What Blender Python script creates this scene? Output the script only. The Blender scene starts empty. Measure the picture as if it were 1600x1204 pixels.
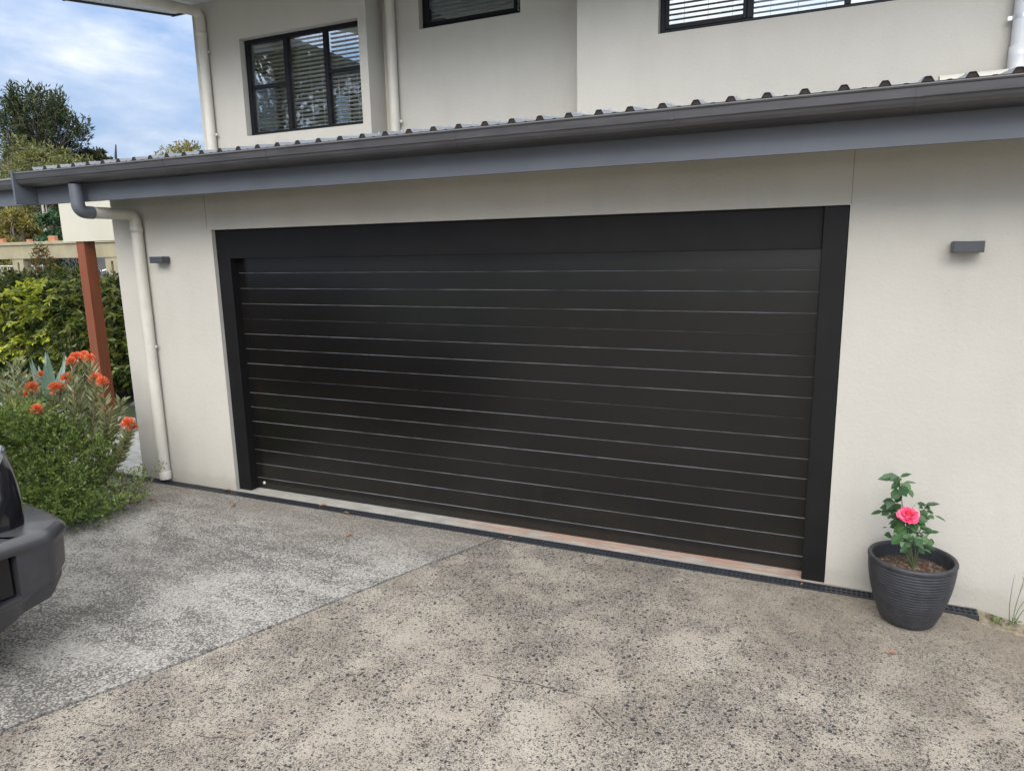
import bpy, bmesh, math, random
import numpy as np
from mathutils import Vector, Matrix, Euler
rnd = random.Random(7); rng = np.random.default_rng(7)
scene = bpy.context.scene
COL = scene.collection
R = math.radians

# ------------------------------------------------------------------ helpers
class MB:
    """collects shapes, builds ONE mesh object"""
    def __init__(s): s.v = []; s.f = []; s.mi = []; s.sm = []
    def add(s, vs, fs, mi=0, smooth=False):
        o = len(s.v); s.v += [tuple(map(float, p)) for p in vs]
        for f in fs:
            s.f.append(tuple(i + o for i in f)); s.mi.append(mi); s.sm.append(smooth)
    def box(s, x0, x1, y0, y1, z0, z1, mi=0, b=0.0, M=None):
        if b <= 0:
            vs = [(x, y, z) for z in (z0, z1) for y in (y0, y1) for x in (x0, x1)]
            fs = [(0, 2, 3, 1), (4, 5, 7, 6), (0, 1, 5, 4), (2, 6, 7, 3), (0, 4, 6, 2), (1, 3, 7, 5)]
        else:   # chamfered box
            vs = []; idx = {}
            for ix, x in enumerate((x0, x1)):
                for iy, y in enumerate((y0, y1)):
                    for iz, z in enumerate((z0, z1)):
                        sx, sy, sz = (1 - 2 * ix) * b, (1 - 2 * iy) * b, (1 - 2 * iz) * b
                        idx[ix, iy, iz] = len(vs)
                        vs += [(x, y + sy, z + sz), (x + sx, y, z + sz), (x + sx, y + sy, z)]
            I = lambda a, k: idx[a] + k
            fs = []
            c4 = ((0, 0), (1, 0), (1, 1), (0, 1))
            for k in range(3):
                for e in (0, 1):
                    q = []
                    for p, r in c4:
                        a = [0, 0, 0]; a[k] = e; a[(k + 1) % 3] = p; a[(k + 2) % 3] = r
                        q.append(I(tuple(a), k))
                    fs.append(tuple(q) if e else tuple(reversed(q)))
            for k in range(3):
                k1, k2 = (k + 1) % 3, (k + 2) % 3
                for p, r in c4:
                    a = [0, 0, 0]; a[k1] = p; a[k2] = r; a2 = list(a); a2[k] = 1
                    q = [I(tuple(a), k1), I(tuple(a2), k1), I(tuple(a2), k2), I(tuple(a), k2)]
                    fs.append(tuple(q))
            for a in idx: fs.append((I(a, 0), I(a, 1), I(a, 2)))
        if M is not None: vs = [M @ Vector(p) for p in vs]
        s.add(vs, fs, mi)
    def prism(s, prof, x0, x1, axis='x', mi=0, cap=True, closed=True, smooth=False):
        n = len(prof)
        def P(t, p):
            return (t, p[0], p[1]) if axis == 'x' else ((p[0], t, p[1]) if axis == 'y' else (p[0], p[1], t))
        vs = [P(x0, p) for p in prof] + [P(x1, p) for p in prof]
        m = n if closed else n - 1
        fs = [(i, (i + 1) % n, n + (i + 1) % n, n + i) for i in range(m)]
        if cap and closed: fs += [tuple(range(n - 1, -1, -1)), tuple(range(n, 2 * n))]
        s.add(vs, fs, mi, smooth)
    def tube(s, pts, rad, seg=10, cap=True, mi=0, smooth=True):
        pts = [Vector(p) for p in pts]; n = len(pts)
        rs = rad if hasattr(rad, '__len__') else [rad] * n
        vs = []; prev = None
        for i, p in enumerate(pts):
            t = (pts[min(i + 1, n - 1)] - pts[max(i - 1, 0)]).normalized()
            if prev is None:
                a = Vector((0, 0, 1)) if abs(t.z) < .9 else Vector((1, 0, 0))
                u = t.cross(a).normalized()
            else:
                u = (prev - t * prev.dot(t)).normalized()
            prev = u; w = t.cross(u)
            for k in range(seg):
                a = 2 * math.pi * k / seg
                vs.append(p + (u * math.cos(a) + w * math.sin(a)) * rs[i])
        fs = [(i * seg + k, i * seg + (k + 1) % seg, (i + 1) * seg + (k + 1) % seg, (i + 1) * seg + k)
              for i in range(n - 1) for k in range(seg)]
        s.add(vs, fs, mi, smooth)
        if cap:
            s.add(vs[:seg], [tuple(range(seg - 1, -1, -1))], mi); s.add(vs[-seg:], [tuple(range(seg))], mi)
    def lathe(s, prof, c=(0, 0, 0), seg=48, mi=0, smooth=True):
        vs = []; n = len(prof)
        for r, z in prof:
            for k in range(seg):
                a = 2 * math.pi * k / seg
                vs.append((c[0] + r * math.cos(a), c[1] + r * math.sin(a), c[2] + z))
        fs = [(i * seg + k, i * seg + (k + 1) % seg, (i + 1) * seg + (k + 1) % seg, (i + 1) * seg + k)
              for i in range(n - 1) for k in range(seg)]
        s.add(vs, fs, mi, smooth)
    def cells(s, xs, ys, zs, hole):
        """solid grid of cells, faces only where a cell meets a hole; hole(xc,yc,zc) -> bool"""
        nx, ny, nz = len(xs) - 1, len(ys) - 1, len(zs) - 1
        sol = {(i, j, k): not hole((xs[i] + xs[i + 1]) / 2, (ys[j] + ys[j + 1]) / 2, (zs[k] + zs[k + 1]) / 2)
               for i in range(nx) for j in range(ny) for k in range(nz)}
        for (i, j, k), ok in sol.items():
            if not ok: continue
            x0, x1, y0, y1, z0, z1 = xs[i], xs[i + 1], ys[j], ys[j + 1], zs[k], zs[k + 1]
            for d, q in (((-1, 0, 0), [(x0, y0, z0), (x0, y0, z1), (x0, y1, z1), (x0, y1, z0)]),
                         ((1, 0, 0), [(x1, y0, z0), (x1, y1, z0), (x1, y1, z1), (x1, y0, z1)]),
                         ((0, -1, 0), [(x0, y0, z0), (x1, y0, z0), (x1, y0, z1), (x0, y0, z1)]),
                         ((0, 1, 0), [(x0, y1, z0), (x0, y1, z1), (x1, y1, z1), (x1, y1, z0)]),
                         ((0, 0, -1), [(x0, y0, z0), (x0, y1, z0), (x1, y1, z0), (x1, y0, z0)]),
                         ((0, 0, 1), [(x0, y0, z1), (x1, y0, z1), (x1, y1, z1), (x0, y1, z1)])):
                if not sol.get((i + d[0], j + d[1], k + d[2]), False):
                    s.add(q, [(0, 1, 2, 3)])
    def build(s, name, mats, parent=None, world=True):
        me = bpy.data.meshes.new(name)
        me.from_pydata(s.v, [], s.f)
        if not isinstance(mats, (list, tuple)): mats = [mats]
        for m in mats: me.materials.append(m)
        me.polygons.foreach_set('material_index', s.mi)
        me.polygons.foreach_set('use_smooth', s.sm)
        me.validate(); me.update()
        o = bpy.data.objects.new(name, me); COL.objects.link(o)
        if parent is not None:
            o.parent = parent
            if world:
                b = parent_world(parent)
                o.matrix_parent_inverse = b.inverted()
        return o

def parent_world(p):
    m = Matrix.LocRotScale(p.location, p.rotation_euler, p.scale)
    if p.parent: m = parent_world(p.parent) @ p.matrix_parent_inverse @ m
    return m
def tag(o, label=None, cat=None, group=None, kind=None):
    if label: o['label'] = label
    if cat: o['category'] = cat
    if group: o['group'] = group
    if kind: o['kind'] = kind
    return o
def thing(name, label, cat, loc=(0, 0, 0), group=None):
    o = bpy.data.objects.new(name, None); COL.objects.link(o); o.location = loc
    o.empty_display_size = .1
    return tag(o, label, cat, group)
def dup(root, loc, rotz=0, sc=1.0, label=None):
    r = root.copy(); COL.objects.link(r); r.location = loc; r.rotation_euler = (0, 0, rotz); r.scale = (sc, sc, sc)
    if label: r['label'] = label
    for ch in [o for o in scene.objects if o.parent == root]:
        c = ch.copy(); COL.objects.link(c); c.parent = r
    return r

# ------------------------------------------------------------------ materials
class NT:
    def __init__(s, name):
        s.m = bpy.data.materials.new(name); s.m.use_nodes = True
        s.t = s.m.node_tree; s.n = s.t.nodes; s.l = s.t.links
        s.b = s.n['Principled BSDF']; s.out = s.n['Material Output']
    def new(s, t, **k):
        n = s.n.new(t)
        for a, v in k.items(): setattr(n, a, v)
        return n
    def link(s, a, b): s.l.new(a, b)
    def obj(s): return s.new('ShaderNodeTexCoord').outputs['Object']
    def mapping(s, vec, scale=(1, 1, 1), rot=(0, 0, 0)):
        m = s.new('ShaderNodeMapping'); m.inputs['Scale'].default_value = scale; m.inputs['Rotation'].default_value = rot
        s.link(vec, m.inputs[0]); return m.outputs[0]
    def noise(s, vec, scale, detail=4, rough=.5, dist=0):
        n = s.new('ShaderNodeTexNoise'); s.link(vec, n.inputs['Vector'])
        n.inputs['Scale'].default_value = scale; n.inputs['Detail'].default_value = detail
        n.inputs['Roughness'].default_value = rough; n.inputs['Distortion'].default_value = dist
        return n.outputs['Fac']
    def vor(s, vec, scale, feature='F1', rand=1.0):
        n = s.new('ShaderNodeTexVoronoi', feature=feature); s.link(vec, n.inputs['Vector'])
        n.inputs['Scale'].default_value = scale; n.inputs['Randomness'].default_value = rand
        return n
    def ramp(s, fac, stops, interp='LINEAR'):
        r = s.new('ShaderNodeValToRGB'); s.link(fac, r.inputs[0]); cr = r.color_ramp; cr.interpolation = interp
        while len(cr.elements) < len(stops): cr.elements.new(.5)
        for e, (p, c) in zip(cr.elements, stops):
            e.position = p
            e.color = (c, c, c, 1) if not hasattr(c, '__len__') else (*c, 1)
        return r.outputs[0]
    def math(s, op, a, b=None, c=None, clamp=False):
        m = s.new('ShaderNodeMath', operation=op, use_clamp=clamp)
        for i, x in enumerate((a, b, c)):
            if x is None: continue
            if hasattr(x, 'links'): s.link(x, m.inputs[i])
            else: m.inputs[i].default_value = x
        return m.outputs[0]
    def mix(s, fac, a, b, blend='MIX'):
        m = s.new('ShaderNodeMix', data_type='RGBA', blend_type=blend)
        for i, x in ((0, fac), (6, a), (7, b)):
            if hasattr(x, 'links'): s.link(x, m.inputs[i])
            elif hasattr(x, '__len__'): m.inputs[i].default_value = (*x, 1)
            else: m.inputs[i].default_value = x
        return m.outputs[2]
    def color(s, x):
        if hasattr(x, 'links'): s.link(x, s.b.inputs['Base Color'])
        else: s.b.inputs['Base Color'].default_value = (*x, 1)
    def set(s, **k):
        for a, v in k.items():
            i = s.b.inputs[a.replace('_', ' ')]
            if hasattr(v, 'links'): s.link(v, i)
            else: i.default_value = v
    def bump(s, h, strength=.3, dist=.01):
        b = s.new('ShaderNodeBump'); s.link(h, b.inputs['Height'])
        b.inputs['Strength'].default_value = strength; b.inputs['Distance'].default_value = dist
        s.link(b.outputs[0], s.b.inputs['Normal'])

def simple(name, col, rough=.5, metal=0, var=.08, scale=6, bump=0, bscale=200, spec=.5, streak=None):
    t = NT(name); o = t.obj()
    v = o if streak is None else t.mapping(o, streak)
    n = t.noise(v, scale, 5, .6)
    d = tuple(c * (1 - var * 2) for c in col); l = tuple(min(1, c * (1 + var * 1.5)) for c in col)
    t.color(t.ramp(n, [(.3, d), (.7, l)]))
    t.set(Roughness=rough, Metallic=metal); t.b.inputs['Specular IOR Level'].default_value = spec
    if bump: t.bump(t.noise(o, bscale, 3, .6), bump, .004)
    return t.m

def m_stucco(name, col):
    t = NT(name); o = t.obj()
    big = t.noise(o, .9, 5, .55); mid = t.noise(t.mapping(o, (3, 3, .8)), 1.6, 4, .6)
    c = t.ramp(big, [(.3, tuple(x * .93 for x in col)), (.7, tuple(x * 1.03 for x in col))])
    st = t.ramp(mid, [(.45, 1.0), (.8, .95)])
    drip = t.ramp(t.noise(t.mapping(o, (9, 9, .35)), 1.0, 5, .7), [(.6, 1.0), (.82, .965)])
    st = t.mix(1.0, st, drip, 'MULTIPLY')
    c = t.mix(1.0, c, st, 'MULTIPLY')
    # contact shade painted in with splash dirt: uneven band just above the ground
    g = t.new('ShaderNodeSeparateXYZ'); t.link(o, g.inputs[0])
    band = t.math('ADD', g.outputs[2], t.math('MULTIPLY', t.noise(o, 5, 4, .6), -.16))
    dm = t.ramp(band, [(0.0, .30), (.05, .07), (.13, 0.0)])
    zlim = t.math('GREATER_THAN', g.outputs[2], -.3)
    c = t.mix(t.math('MULTIPLY', dm, zlim), c, (.30, .27, .21))
    # small pits
    sp = t.vor(o, 14); pit = t.math('LESS_THAN', sp.outputs['Distance'], .045)
    c = t.mix(t.math('MULTIPLY', pit, .35), c, (.2, .18, .15))
    t.color(c); t.set(Roughness=.82); t.b.inputs['Specular IOR Level'].default_value = .25
    h = t.math('ADD', t.noise(o, 48, 5, .68), t.math('MULTIPLY', t.noise(o, 5, 3, .5), .8))
    t.bump(h, .42, .007)
    return t.m

def m_concrete_left():
    t = NT('exposed aggregate grey concrete'); o = t.obj()
    big = t.noise(t.mapping(o, (1, 1.7, 1), (0, 0, .35)), .8, 6, .6, .6)
    med = t.noise(t.mapping(o, (1, 2.6, 1), (0, 0, .25)), 2.2, 6, .68)
    fv = t.vor(o, 130); fn = t.noise(o, 75, 3, .7)
    sep = t.new('ShaderNodeSeparateColor'); t.link(fv.outputs['Color'], sep.inputs[0])
    stain = t.math('ADD', t.math('MULTIPLY', big, .8), t.math('MULTIPLY', med, .9))     # ~0.85 mean
    thr = t.math('MULTIPLY_ADD', stain, .95, -.33)
    grain = t.math('ADD', t.math('MULTIPLY', sep.outputs[0], .45), t.math('MULTIPLY', fn, .55))
    dark = t.math('MULTIPLY_ADD', t.math('SUBTRACT', thr, grain), 5.0, .5, clamp=True)
    light = t.mix(sep.outputs[1], (.25, .238, .218), (.42, .402, .368))
    dk = t.mix(sep.outputs[2], (.042, .040, .038), (.125, .115, .105))
    c = t.mix(t.math('MULTIPLY', dark, .88), light, dk)
    br = t.noise(o, .55, 5, .6)
    # brown silt towards the drain, its edge uneven
    g = t.new('ShaderNodeSeparateXYZ'); t.link(o, g.inputs[0])
    near = t.math('ADD', g.outputs[1], t.math('MULTIPLY', t.noise(o, 1.6, 5, .6), 1.5))
    silt = t.ramp(t.math('MULTIPLY', near, .1), [(.435, 0.0), (.525, .72)])
    c = t.mix(silt, c, t.mix(grain, (.11, .092, .075), (.26, .225, .185)))
    c = t.mix(t.ramp(br, [(.55, 0.0), (.8, .3)]), c, (.22, .19, .16))
    t.color(c); t.set(Roughness=.88); t.b.inputs['Specular IOR Level'].default_value = .1
    t.bump(t.math('SUBTRACT', t.noise(o, 120, 3, .7), t.math('MULTIPLY', dark, .35)), .6, .006)
    return t.m

def m_concrete_right():
    t = NT('weathered beige aggregate concrete'); o = t.obj()
    wob = t.new('ShaderNodeVectorMath', operation='MULTIPLY_ADD')
    nz = t.new('ShaderNodeTexNoise'); t.link(o, nz.inputs['Vector']); nz.inputs['Scale'].default_value = 60; nz.inputs['Detail'].default_value = 2
    t.link(nz.outputs['Color'], wob.inputs[0]); wob.inputs[1].default_value = (.02, .02, .02); t.link(o, wob.inputs[2])
    wv = wob.outputs[0]
    big = t.noise(o, .75, 6, .6, .8); med = t.noise(o, 4.2, 6, .62, .4)
    dens = t.math('ADD', t.math('MULTIPLY', big, .55), t.math('MULTIPLY', med, .6))
    dens = t.math('MULTIPLY_ADD', t.math('SUBTRACT', dens, .57), 1.35, .595)    # ~.57
    # three sizes of exposed stone
    def stones(scale, dthr, gain, off):
        v = t.vor(wv, scale); sp = t.new('ShaderNodeSeparateColor'); t.link(v.outputs['Color'], sp.inputs[0])
        on = t.math('LESS_THAN', sp.outputs[0], t.math('MULTIPLY_ADD', dens, gain, off))
        size = t.math('MULTIPLY_ADD', sp.outputs[1], dthr, dthr * .45)
        inside = t.math('MULTIPLY_ADD', t.math('SUBTRACT', size, v.outputs['Distance']), 12.0, .5, clamp=True)
        return t.math('MULTIPLY', on, inside), sp.outputs[2]
    s1, c1 = stones(44, .30, 2.0, -.90)
    s2, c2 = stones(88, .38, 3.6, -1.45)
    s3, c3 = stones(165, .46, 3.2, -1.10)
    fn = t.noise(o, 90, 4, .75)
    base = t.ramp(t.noise(o, 1.5, 6, .65, .4), [(.28, (.25, .216, .176)), (.5, (.35, .314, .262)), (.78, (.43, .392, .33))])
    base = t.mix(t.ramp(fn, [(.35, .5), (.6, 0.0)]), base, (.19, .165, .14))
    base = t.mix(t.ramp(t.noise(o, 260, 2, .6), [(.35, .35), (.5, 0.0)]), base, (.22, .19, .16))
    base = t.mix(t.ramp(dens, [(.55, 0.0), (.78, .55)]), base, (.17, .15, .135))
    stc = lambda c: t.ramp(c, [(.0, (.020, .021, .024)), (.5, (.042, .042, .044)), (.75, (.10, .083, .07)), (1.0, (.19, .165, .14))])
    warm = t.ramp(t.noise(o, 1.1, 6, .68, 1.0), [(.5, 0.0), (.72, .5)])
    base = t.mix(warm, base, (.22, .185, .147))
    grey = t.ramp(t.noise(o, 7, 5, .7), [(.55, 0.0), (.75, .3)])
    base = t.mix(grey, base, (.16, .145, .13))
    c = t.mix(t.math('MULTIPLY', s3, .8), base, stc(c3))
    c = t.mix(t.math('MULTIPLY', s2, .92), c, stc(c2))
    c = t.mix(s1, c, stc(c1))
    g = t.new('ShaderNodeSeparateXYZ'); t.link(o, g.inputs[0])
    near = t.math('ADD', g.outputs[1], t.math('MULTIPLY', t.noise(o, 1.7, 5, .6), 1.3))
    near = t.math('ADD', near, t.math('MULTIPLY', g.outputs[0], .42))
    silt = t.ramp(t.math('MULTIPLY', near, .1), [(.40, 0.0), (.52, .62)])
    c = t.mix(silt, c, t.mix(fn, (.15, .125, .095), (.28, .24, .185)))
    t.color(c); t.set(Roughness=.9); t.b.inputs['Specular IOR Level'].default_value = .15
    h = t.math('SUBTRACT', fn, t.math('MULTIPLY', t.math('MAXIMUM', s1, s2), .5))
    t.bump(h, .55, .006)
    return t.m

def m_threshold():
    t = NT('garage threshold concrete with old primer'); o = t.obj()
    g = t.new('ShaderNodeSeparateXYZ'); t.link(o, g.inputs[0])
    c = t.ramp(t.noise(o, 6, 6, .65), [(.3, (.25, .24, .21)), (.7, (.40, .38, .34))])
    reach = t.ramp(t.math('MULTIPLY_ADD', g.outputs[0], .2, .55), [(.02, 0.0), (.1, 1.0)])
    pn = t.ramp(t.noise(t.mapping(o, (.5, 6, 1)), 5, 5, .7), [(.45, 0.0), (.52, 1.0)])
    edge = t.ramp(t.math('ADD', t.math('SUBTRACT', g.outputs[1], 4.4), t.math('MULTIPLY', t.noise(o, 9, 3), .05)), [(.06, 0.0), (.08, 1.0)])
    f = t.math('MULTIPLY', t.math('MULTIPLY', reach, pn), t.math('MULTIPLY_ADD', edge, .8, .2))
    c = t.mix(t.math('MULTIPLY', f, .62), c, (.40, .17, .09))
    t.color(c); t.set(Roughness=.85); t.bump(t.noise(o, 80, 4, .6), .4, .005)
    return t.m

def m_leaf(name, cols, trans=.3, rough=.45, spec=.4):
    t = NT(name); geo = t.new('ShaderNodeNewGeometry')
    n = len(cols)
    c = t.ramp(geo.outputs['Random Per Island'], [(i / max(1, n - 1), cc) for i, cc in enumerate(cols)])
    big = t.noise(t.obj(), 1.3, 3, .6)
    c = t.mix(1.0, c, t.ramp(big, [(.35, .75), (.65, 1.2)]), 'MULTIPLY')
    t.color(c); t.set(Roughness=rough); t.b.inputs['Specular IOR Level'].default_value = spec
    tr = t.new('ShaderNodeBsdfTranslucent'); t.link(t.mix(1.0, c, (1.5, 1.5, .7), 'MULTIPLY'), tr.inputs[0])
    mx = t.new('ShaderNodeMixShader'); mx.inputs[0].default_value = trans
    t.link(t.b.outputs[0], mx.inputs[1]); t.link(tr.outputs[0], mx.inputs[2]); t.link(mx.outputs[0], t.out.inputs[0])
    return t.m

def m_glass():
    t = NT('window glass'); fr = t.new('ShaderNodeFresnel'); fr.inputs[0].default_value = 1.5
    tr = t.new('ShaderNodeBsdfTransparent'); tr.inputs[0].default_value = (.90, .92, .92, 1)
    gl = t.new('ShaderNodeBsdfGlossy'); gl.inputs['Roughness'].default_value = .005; gl.inputs[0].default_value = (1, 1, 1, 1)
    b = t.new('ShaderNodeBump'); b.inputs['Strength'].default_value = .06; b.inputs['Distance'].default_value = .01
    t.link(t.noise(t.obj(), 1.6, 2), b.inputs['Height']); t.link(b.outputs[0], gl.inputs['Normal'])
    mx = t.new('ShaderNodeMixShader'); t.link(t.math('MULTIPLY', fr.outputs[0], .8, clamp=True), mx.inputs[0])
    t.link(tr.outputs[0], mx.inputs[1]); t.link(gl.outputs[0], mx.inputs[2]); t.link(mx.outputs[0], t.out.inputs[0])
    return t.m

def m_door():
    t = NT('black satin garage door'); o = t.obj()
    n = t.noise(t.mapping(o, (.7, 1, 2.2)), 1.3, 4, .6)
    g = t.new('ShaderNodeSeparateXYZ'); t.link(o, g.inputs[0])
    dust = t.ramp(t.math('ADD', g.outputs[2], t.math('MULTIPLY', t.noise(t.mapping(o, (6, 1, 1)), 2.0, 5, .65), .5)), [(.25, .16), (.6, 0.0)])
    c = t.mix(dust, t.ramp(n, [(.3, (.0055, .0051, .0048)), (.7, (.0080, .0072, .0066))]), (.05, .042, .034))
    t.color(c); sm = t.noise(o, 9, 5, .7)
    t.set(Roughness=t.ramp(sm, [(.3, .20), (.7, .245)])); t.b.inputs['Specular IOR Level'].default_value = .5
    t.bump(t.noise(t.mapping(o, (.8, 1, 3)), 1.6, 2), .06, .01)
    return t.m

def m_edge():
    t = NT('board edge painted glint'); o = t.obj()  # lighter colour paints the sky glint along the board grooves
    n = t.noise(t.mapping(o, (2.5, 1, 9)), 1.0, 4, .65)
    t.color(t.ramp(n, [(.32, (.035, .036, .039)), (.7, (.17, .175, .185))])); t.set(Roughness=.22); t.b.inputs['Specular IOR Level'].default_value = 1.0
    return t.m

def m_paver():
    t = NT('pale stone paving'); o = t.obj()
    c = t.ramp(t.noise(t.mapping(o, (1, 4, 1), (0, 0, .2)), 3.5, 6, .65), [(.3, (.22, .22, .215)), (.5, (.34, .34, .33)), (.7, (.43, .43, .415))])
    b = t.new('ShaderNodeTexBrick'); t.link(o, b.inputs['Vector']); b.inputs['Scale'].default_value = 1
    b.inputs['Brick Width'].default_value = .9; b.inputs['Row Height'].default_value = .45; b.inputs['Mortar Size'].default_value = .006
    c = t.mix(t.math('MULTIPLY', b.outputs['Fac'], .5), c, (.2, .2, .19))
    t.color(c); t.set(Roughness=.85); t.bump(t.noise(o, 25, 4, .6), .4, .01)
    return t.m

def m_timber(name, col):
    t = NT(name); o = t.obj()
    g = t.noise(t.mapping(o, (14, 14, .7)), 3, 5, .6)
    t.color(t.ramp(g, [(.3, tuple(c * .75 for c in col)), (.7, tuple(c * 1.2 for c in col))])); t.set(Roughness=.5)
    t.bump(g, .15, .004); return t.m

def m_soil():
    t = NT('dark potting soil'); o = t.obj(); v = t.vor(o, 90)
    c = t.mix(v.outputs['Color'], (.035, .022, .015), (.13, .085, .055))
    sep = t.new('ShaderNodeSeparateColor'); t.link(v.outputs['Color'], sep.inputs[0])
    c = t.ramp(sep.outputs[0], [(0, (.03, .02, .014)), (.6, (.075, .048, .032)), (.9, (.15, .10, .065)), (1, (.32, .25, .18))])
    t.color(c); t.set(Roughness=.95); t.bump(t.noise(o, 60, 4, .7), .9, .01); return t.m

def m_terrain():
    t = NT('grass and soil'); o = t.obj()
    c = t.ramp(t.noise(o, 1.2, 8, .65), [(.3, (.05, .045, .025)), (.55, (.05, .075, .025)), (.8, (.10, .10, .05))])
    t.color(c); t.set(Roughness=.95); return t.m

def m_pot():
    t = NT('ribbed charcoal pot'); o = t.obj()
    n = t.noise(o, 18, 5, .65)
    t.color(t.ramp(n, [(.3, (.020, .021, .025)), (.7, (.042, .043, .050))]))
    t.set(Roughness=t.ramp(n, [(.3, .38), (.7, .55)]))
    t.bump(t.noise(t.mapping(o, (40, 40, 160)), 3, 3, .6), .25, .004); return t.m

WALL = (.49, .465, .412)
M = dict(
    stucco=m_stucco('cream rendered wall', WALL),
    beamw=m_stucco('pale rendered beam', (.50, .48, .40)),
    conc_l=m_concrete_left(), conc_r=m_concrete_right(), thresh=m_threshold(),
    fascia=simple('slate grey fascia paint', (.102, .112, .130), .42, var=.05, scale=3),
    gutter=simple('grey gutter steel', (.054, .052, .055), .4, var=.16, scale=5, streak=(.6, 1, 6)),
    roof=simple('grey roof steel', (.22, .235, .26), .33, var=.06, scale=4),
    foam=simple('dark foam closure', (.03, .022, .018), .9, var=.2, scale=40),
    pvc=simple('painted cream downpipe', (.56, .53, .46), .5, var=.05, scale=7, streak=(1, 1, .5)),
    pvcw=simple('white plastic pipe', (.56, .57, .58), .3, var=.03, scale=6),
    soffit=simple('pale eave lining', (.62, .63, .63), .7, var=.03),
    trim=simple('dark trim', (.035, .035, .042), .4, var=.1),
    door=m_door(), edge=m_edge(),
    frame=simple('black door frame paint', (.009, .0085, .0088), .5, var=.1, scale=5, spec=.2),
    winframe=simple('black window aluminium', (.010, .010, .012), .42, var=.08, spec=.2),
    glass=m_glass(),
    blind=simple('white blind slats', (.82, .82, .80), .5, var=.03), blindg=simple('grey white blind slats', (.40, .41, .41), .55, var=.04),
    room=simple('dim room wall', (.16, .14, .13), .8, var=.05),
    lamp=simple('charcoal lamp casing', (.055, .058, .068), .42, var=.06, scale=20, bump=.1),
    lens=simple('frosted lamp lens', (.55, .55, .5), .4),
    plastic=simple('black grate plastic', (.030, .033, .040), .4, var=.15, scale=30),
    pit=simple('dark channel', (.012, .011, .010), .9),
    paver=m_paver(), post=m_timber('red oiled timber', (.19, .054, .021)),
    parapet=simple('tan concrete', (.30, .26, .17), .85, var=.1, scale=2.5, bump=.3, bscale=40),
    brick=simple('orange brick', (.40, .17, .09), .85, var=.12, scale=20),
    tile=simple('dark roof tiles', (.045, .045, .052), .6, var=.2, scale=5, streak=(1, 1, 6)),
    whitep=simple('white paint', (.75, .75, .73), .5, var=.04),
    mast=simple('dark mast metal', (.05, .05, .055), .4),
    pot=m_pot(), soil=m_soil(), terrain=m_terrain(),
    bark=m_timber('grey brown bark', (.15, .12, .095)), palebark=m_timber('pale gum bark', (.42, .37, .31)),
    stem=simple('green stem', (.10, .13, .05), .5), twig=simple('brown twig', (.17, .12, .085), .7),
    bushgreen=m_leaf('fresh green leaflets', [(.045, .078, .02), (.10, .155, .042), (.19, .255, .078), (.31, .37, .135)], .36),
    hedgey=m_leaf('yellow green leaves', [(.17, .22, .025), (.34, .41, .05), (.52, .57, .08), (.68, .66, .16)], .4, .35),
    hedgel=m_leaf('light green new leaves', [(.06, .10, .02), (.13, .18, .035), (.21, .25, .05), (.30, .30, .09)], .35, .35),
    hedged=m_leaf('dark green leaves', [(.012, .025, .009), (.022, .045, .014), (.04, .075, .02), (.075, .11, .03)], .2, .35),
    hedgem=m_leaf('mid green hedge leaves', [(.03, .05, .015), (.065, .095, .025), (.13, .155, .035), (.20, .19, .065)], .28, .35),
    hedgeo=m_leaf('red tipped leaves', [(.07, .08, .025), (.13, .13, .035), (.26, .15, .06), (.36, .17, .09)], .3, .35),
    greyleaf=m_leaf('narrow grey green leaves', [(.13, .15, .07), (.23, .255, .13), (.32, .34, .19), (.42, .41, .25)], .2),
    agave=m_leaf('blue green agave leaves', [(.15, .23, .19), (.20, .29, .24), (.26, .35, .29)], .08, .5),
    pin=m_leaf('orange red flower pins', [(.58, .09, .04), (.70, .17, .075), (.80, .30, .15)], .2, .4),
    rose=m_leaf('pink petals', [(.70, .06, .17), (.80, .14, .28), (.86, .27, .42)], .25, .4),
    roseleaf=m_leaf('rose leaves', [(.022, .055, .024), (.035, .085, .032), (.05, .12, .04), (.07, .14, .045)], .2, .35),
    pine=m_leaf('dark needle sprays', [(.014, .022, .011), (.026, .038, .016), (.045, .058, .024), (.075, .08, .032)], .12, .6, .2),
    gum=m_leaf('olive gum leaves', [(.045, .06, .022), (.09, .105, .04), (.15, .15, .06), (.21, .19, .08)], .25, .55, .3),
    wattle=m_leaf('golden wattle foliage', [(.09, .09, .03), (.17, .15, .045), (.29, .23, .07), (.12, .13, .05)], .25, .6, .2),
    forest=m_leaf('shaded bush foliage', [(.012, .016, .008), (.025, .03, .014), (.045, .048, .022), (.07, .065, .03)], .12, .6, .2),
    shrubd=m_leaf('glossy dark shrub leaves', [(.015, .04, .018), (.03, .075, .03), (.05, .11, .04)], .15, .4),
    dryleaf=m_leaf('fallen leaf', [(.32, .09, .05), (.34, .14, .075), (.33, .21, .13)], .1, .6),
    carpl=simple('charcoal bumper plastic', (.042, .042, .046), .27, var=.06, scale=12, bump=.04, bscale=400),
    carbody=simple('black car paint', (.008, .008, .010), .12, var=.05),
    chrome=simple('bright lamp trim', (.55, .56, .58), .22, metal=.9, var=.03),
    lampglass=simple('headlamp lens', (.16, .18, .21), .06, var=.05),
    tyre=simple('tyre rubber', (.02, .02, .02), .8), rim=simple('alloy rim', (.4, .4, .42), .3, metal=.9),
    carglass=simple('car window', (.01, .012, .014), .04),
    steel=simple('zinc bolt', (.65, .65, .66), .3, metal=.7),
)

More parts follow.
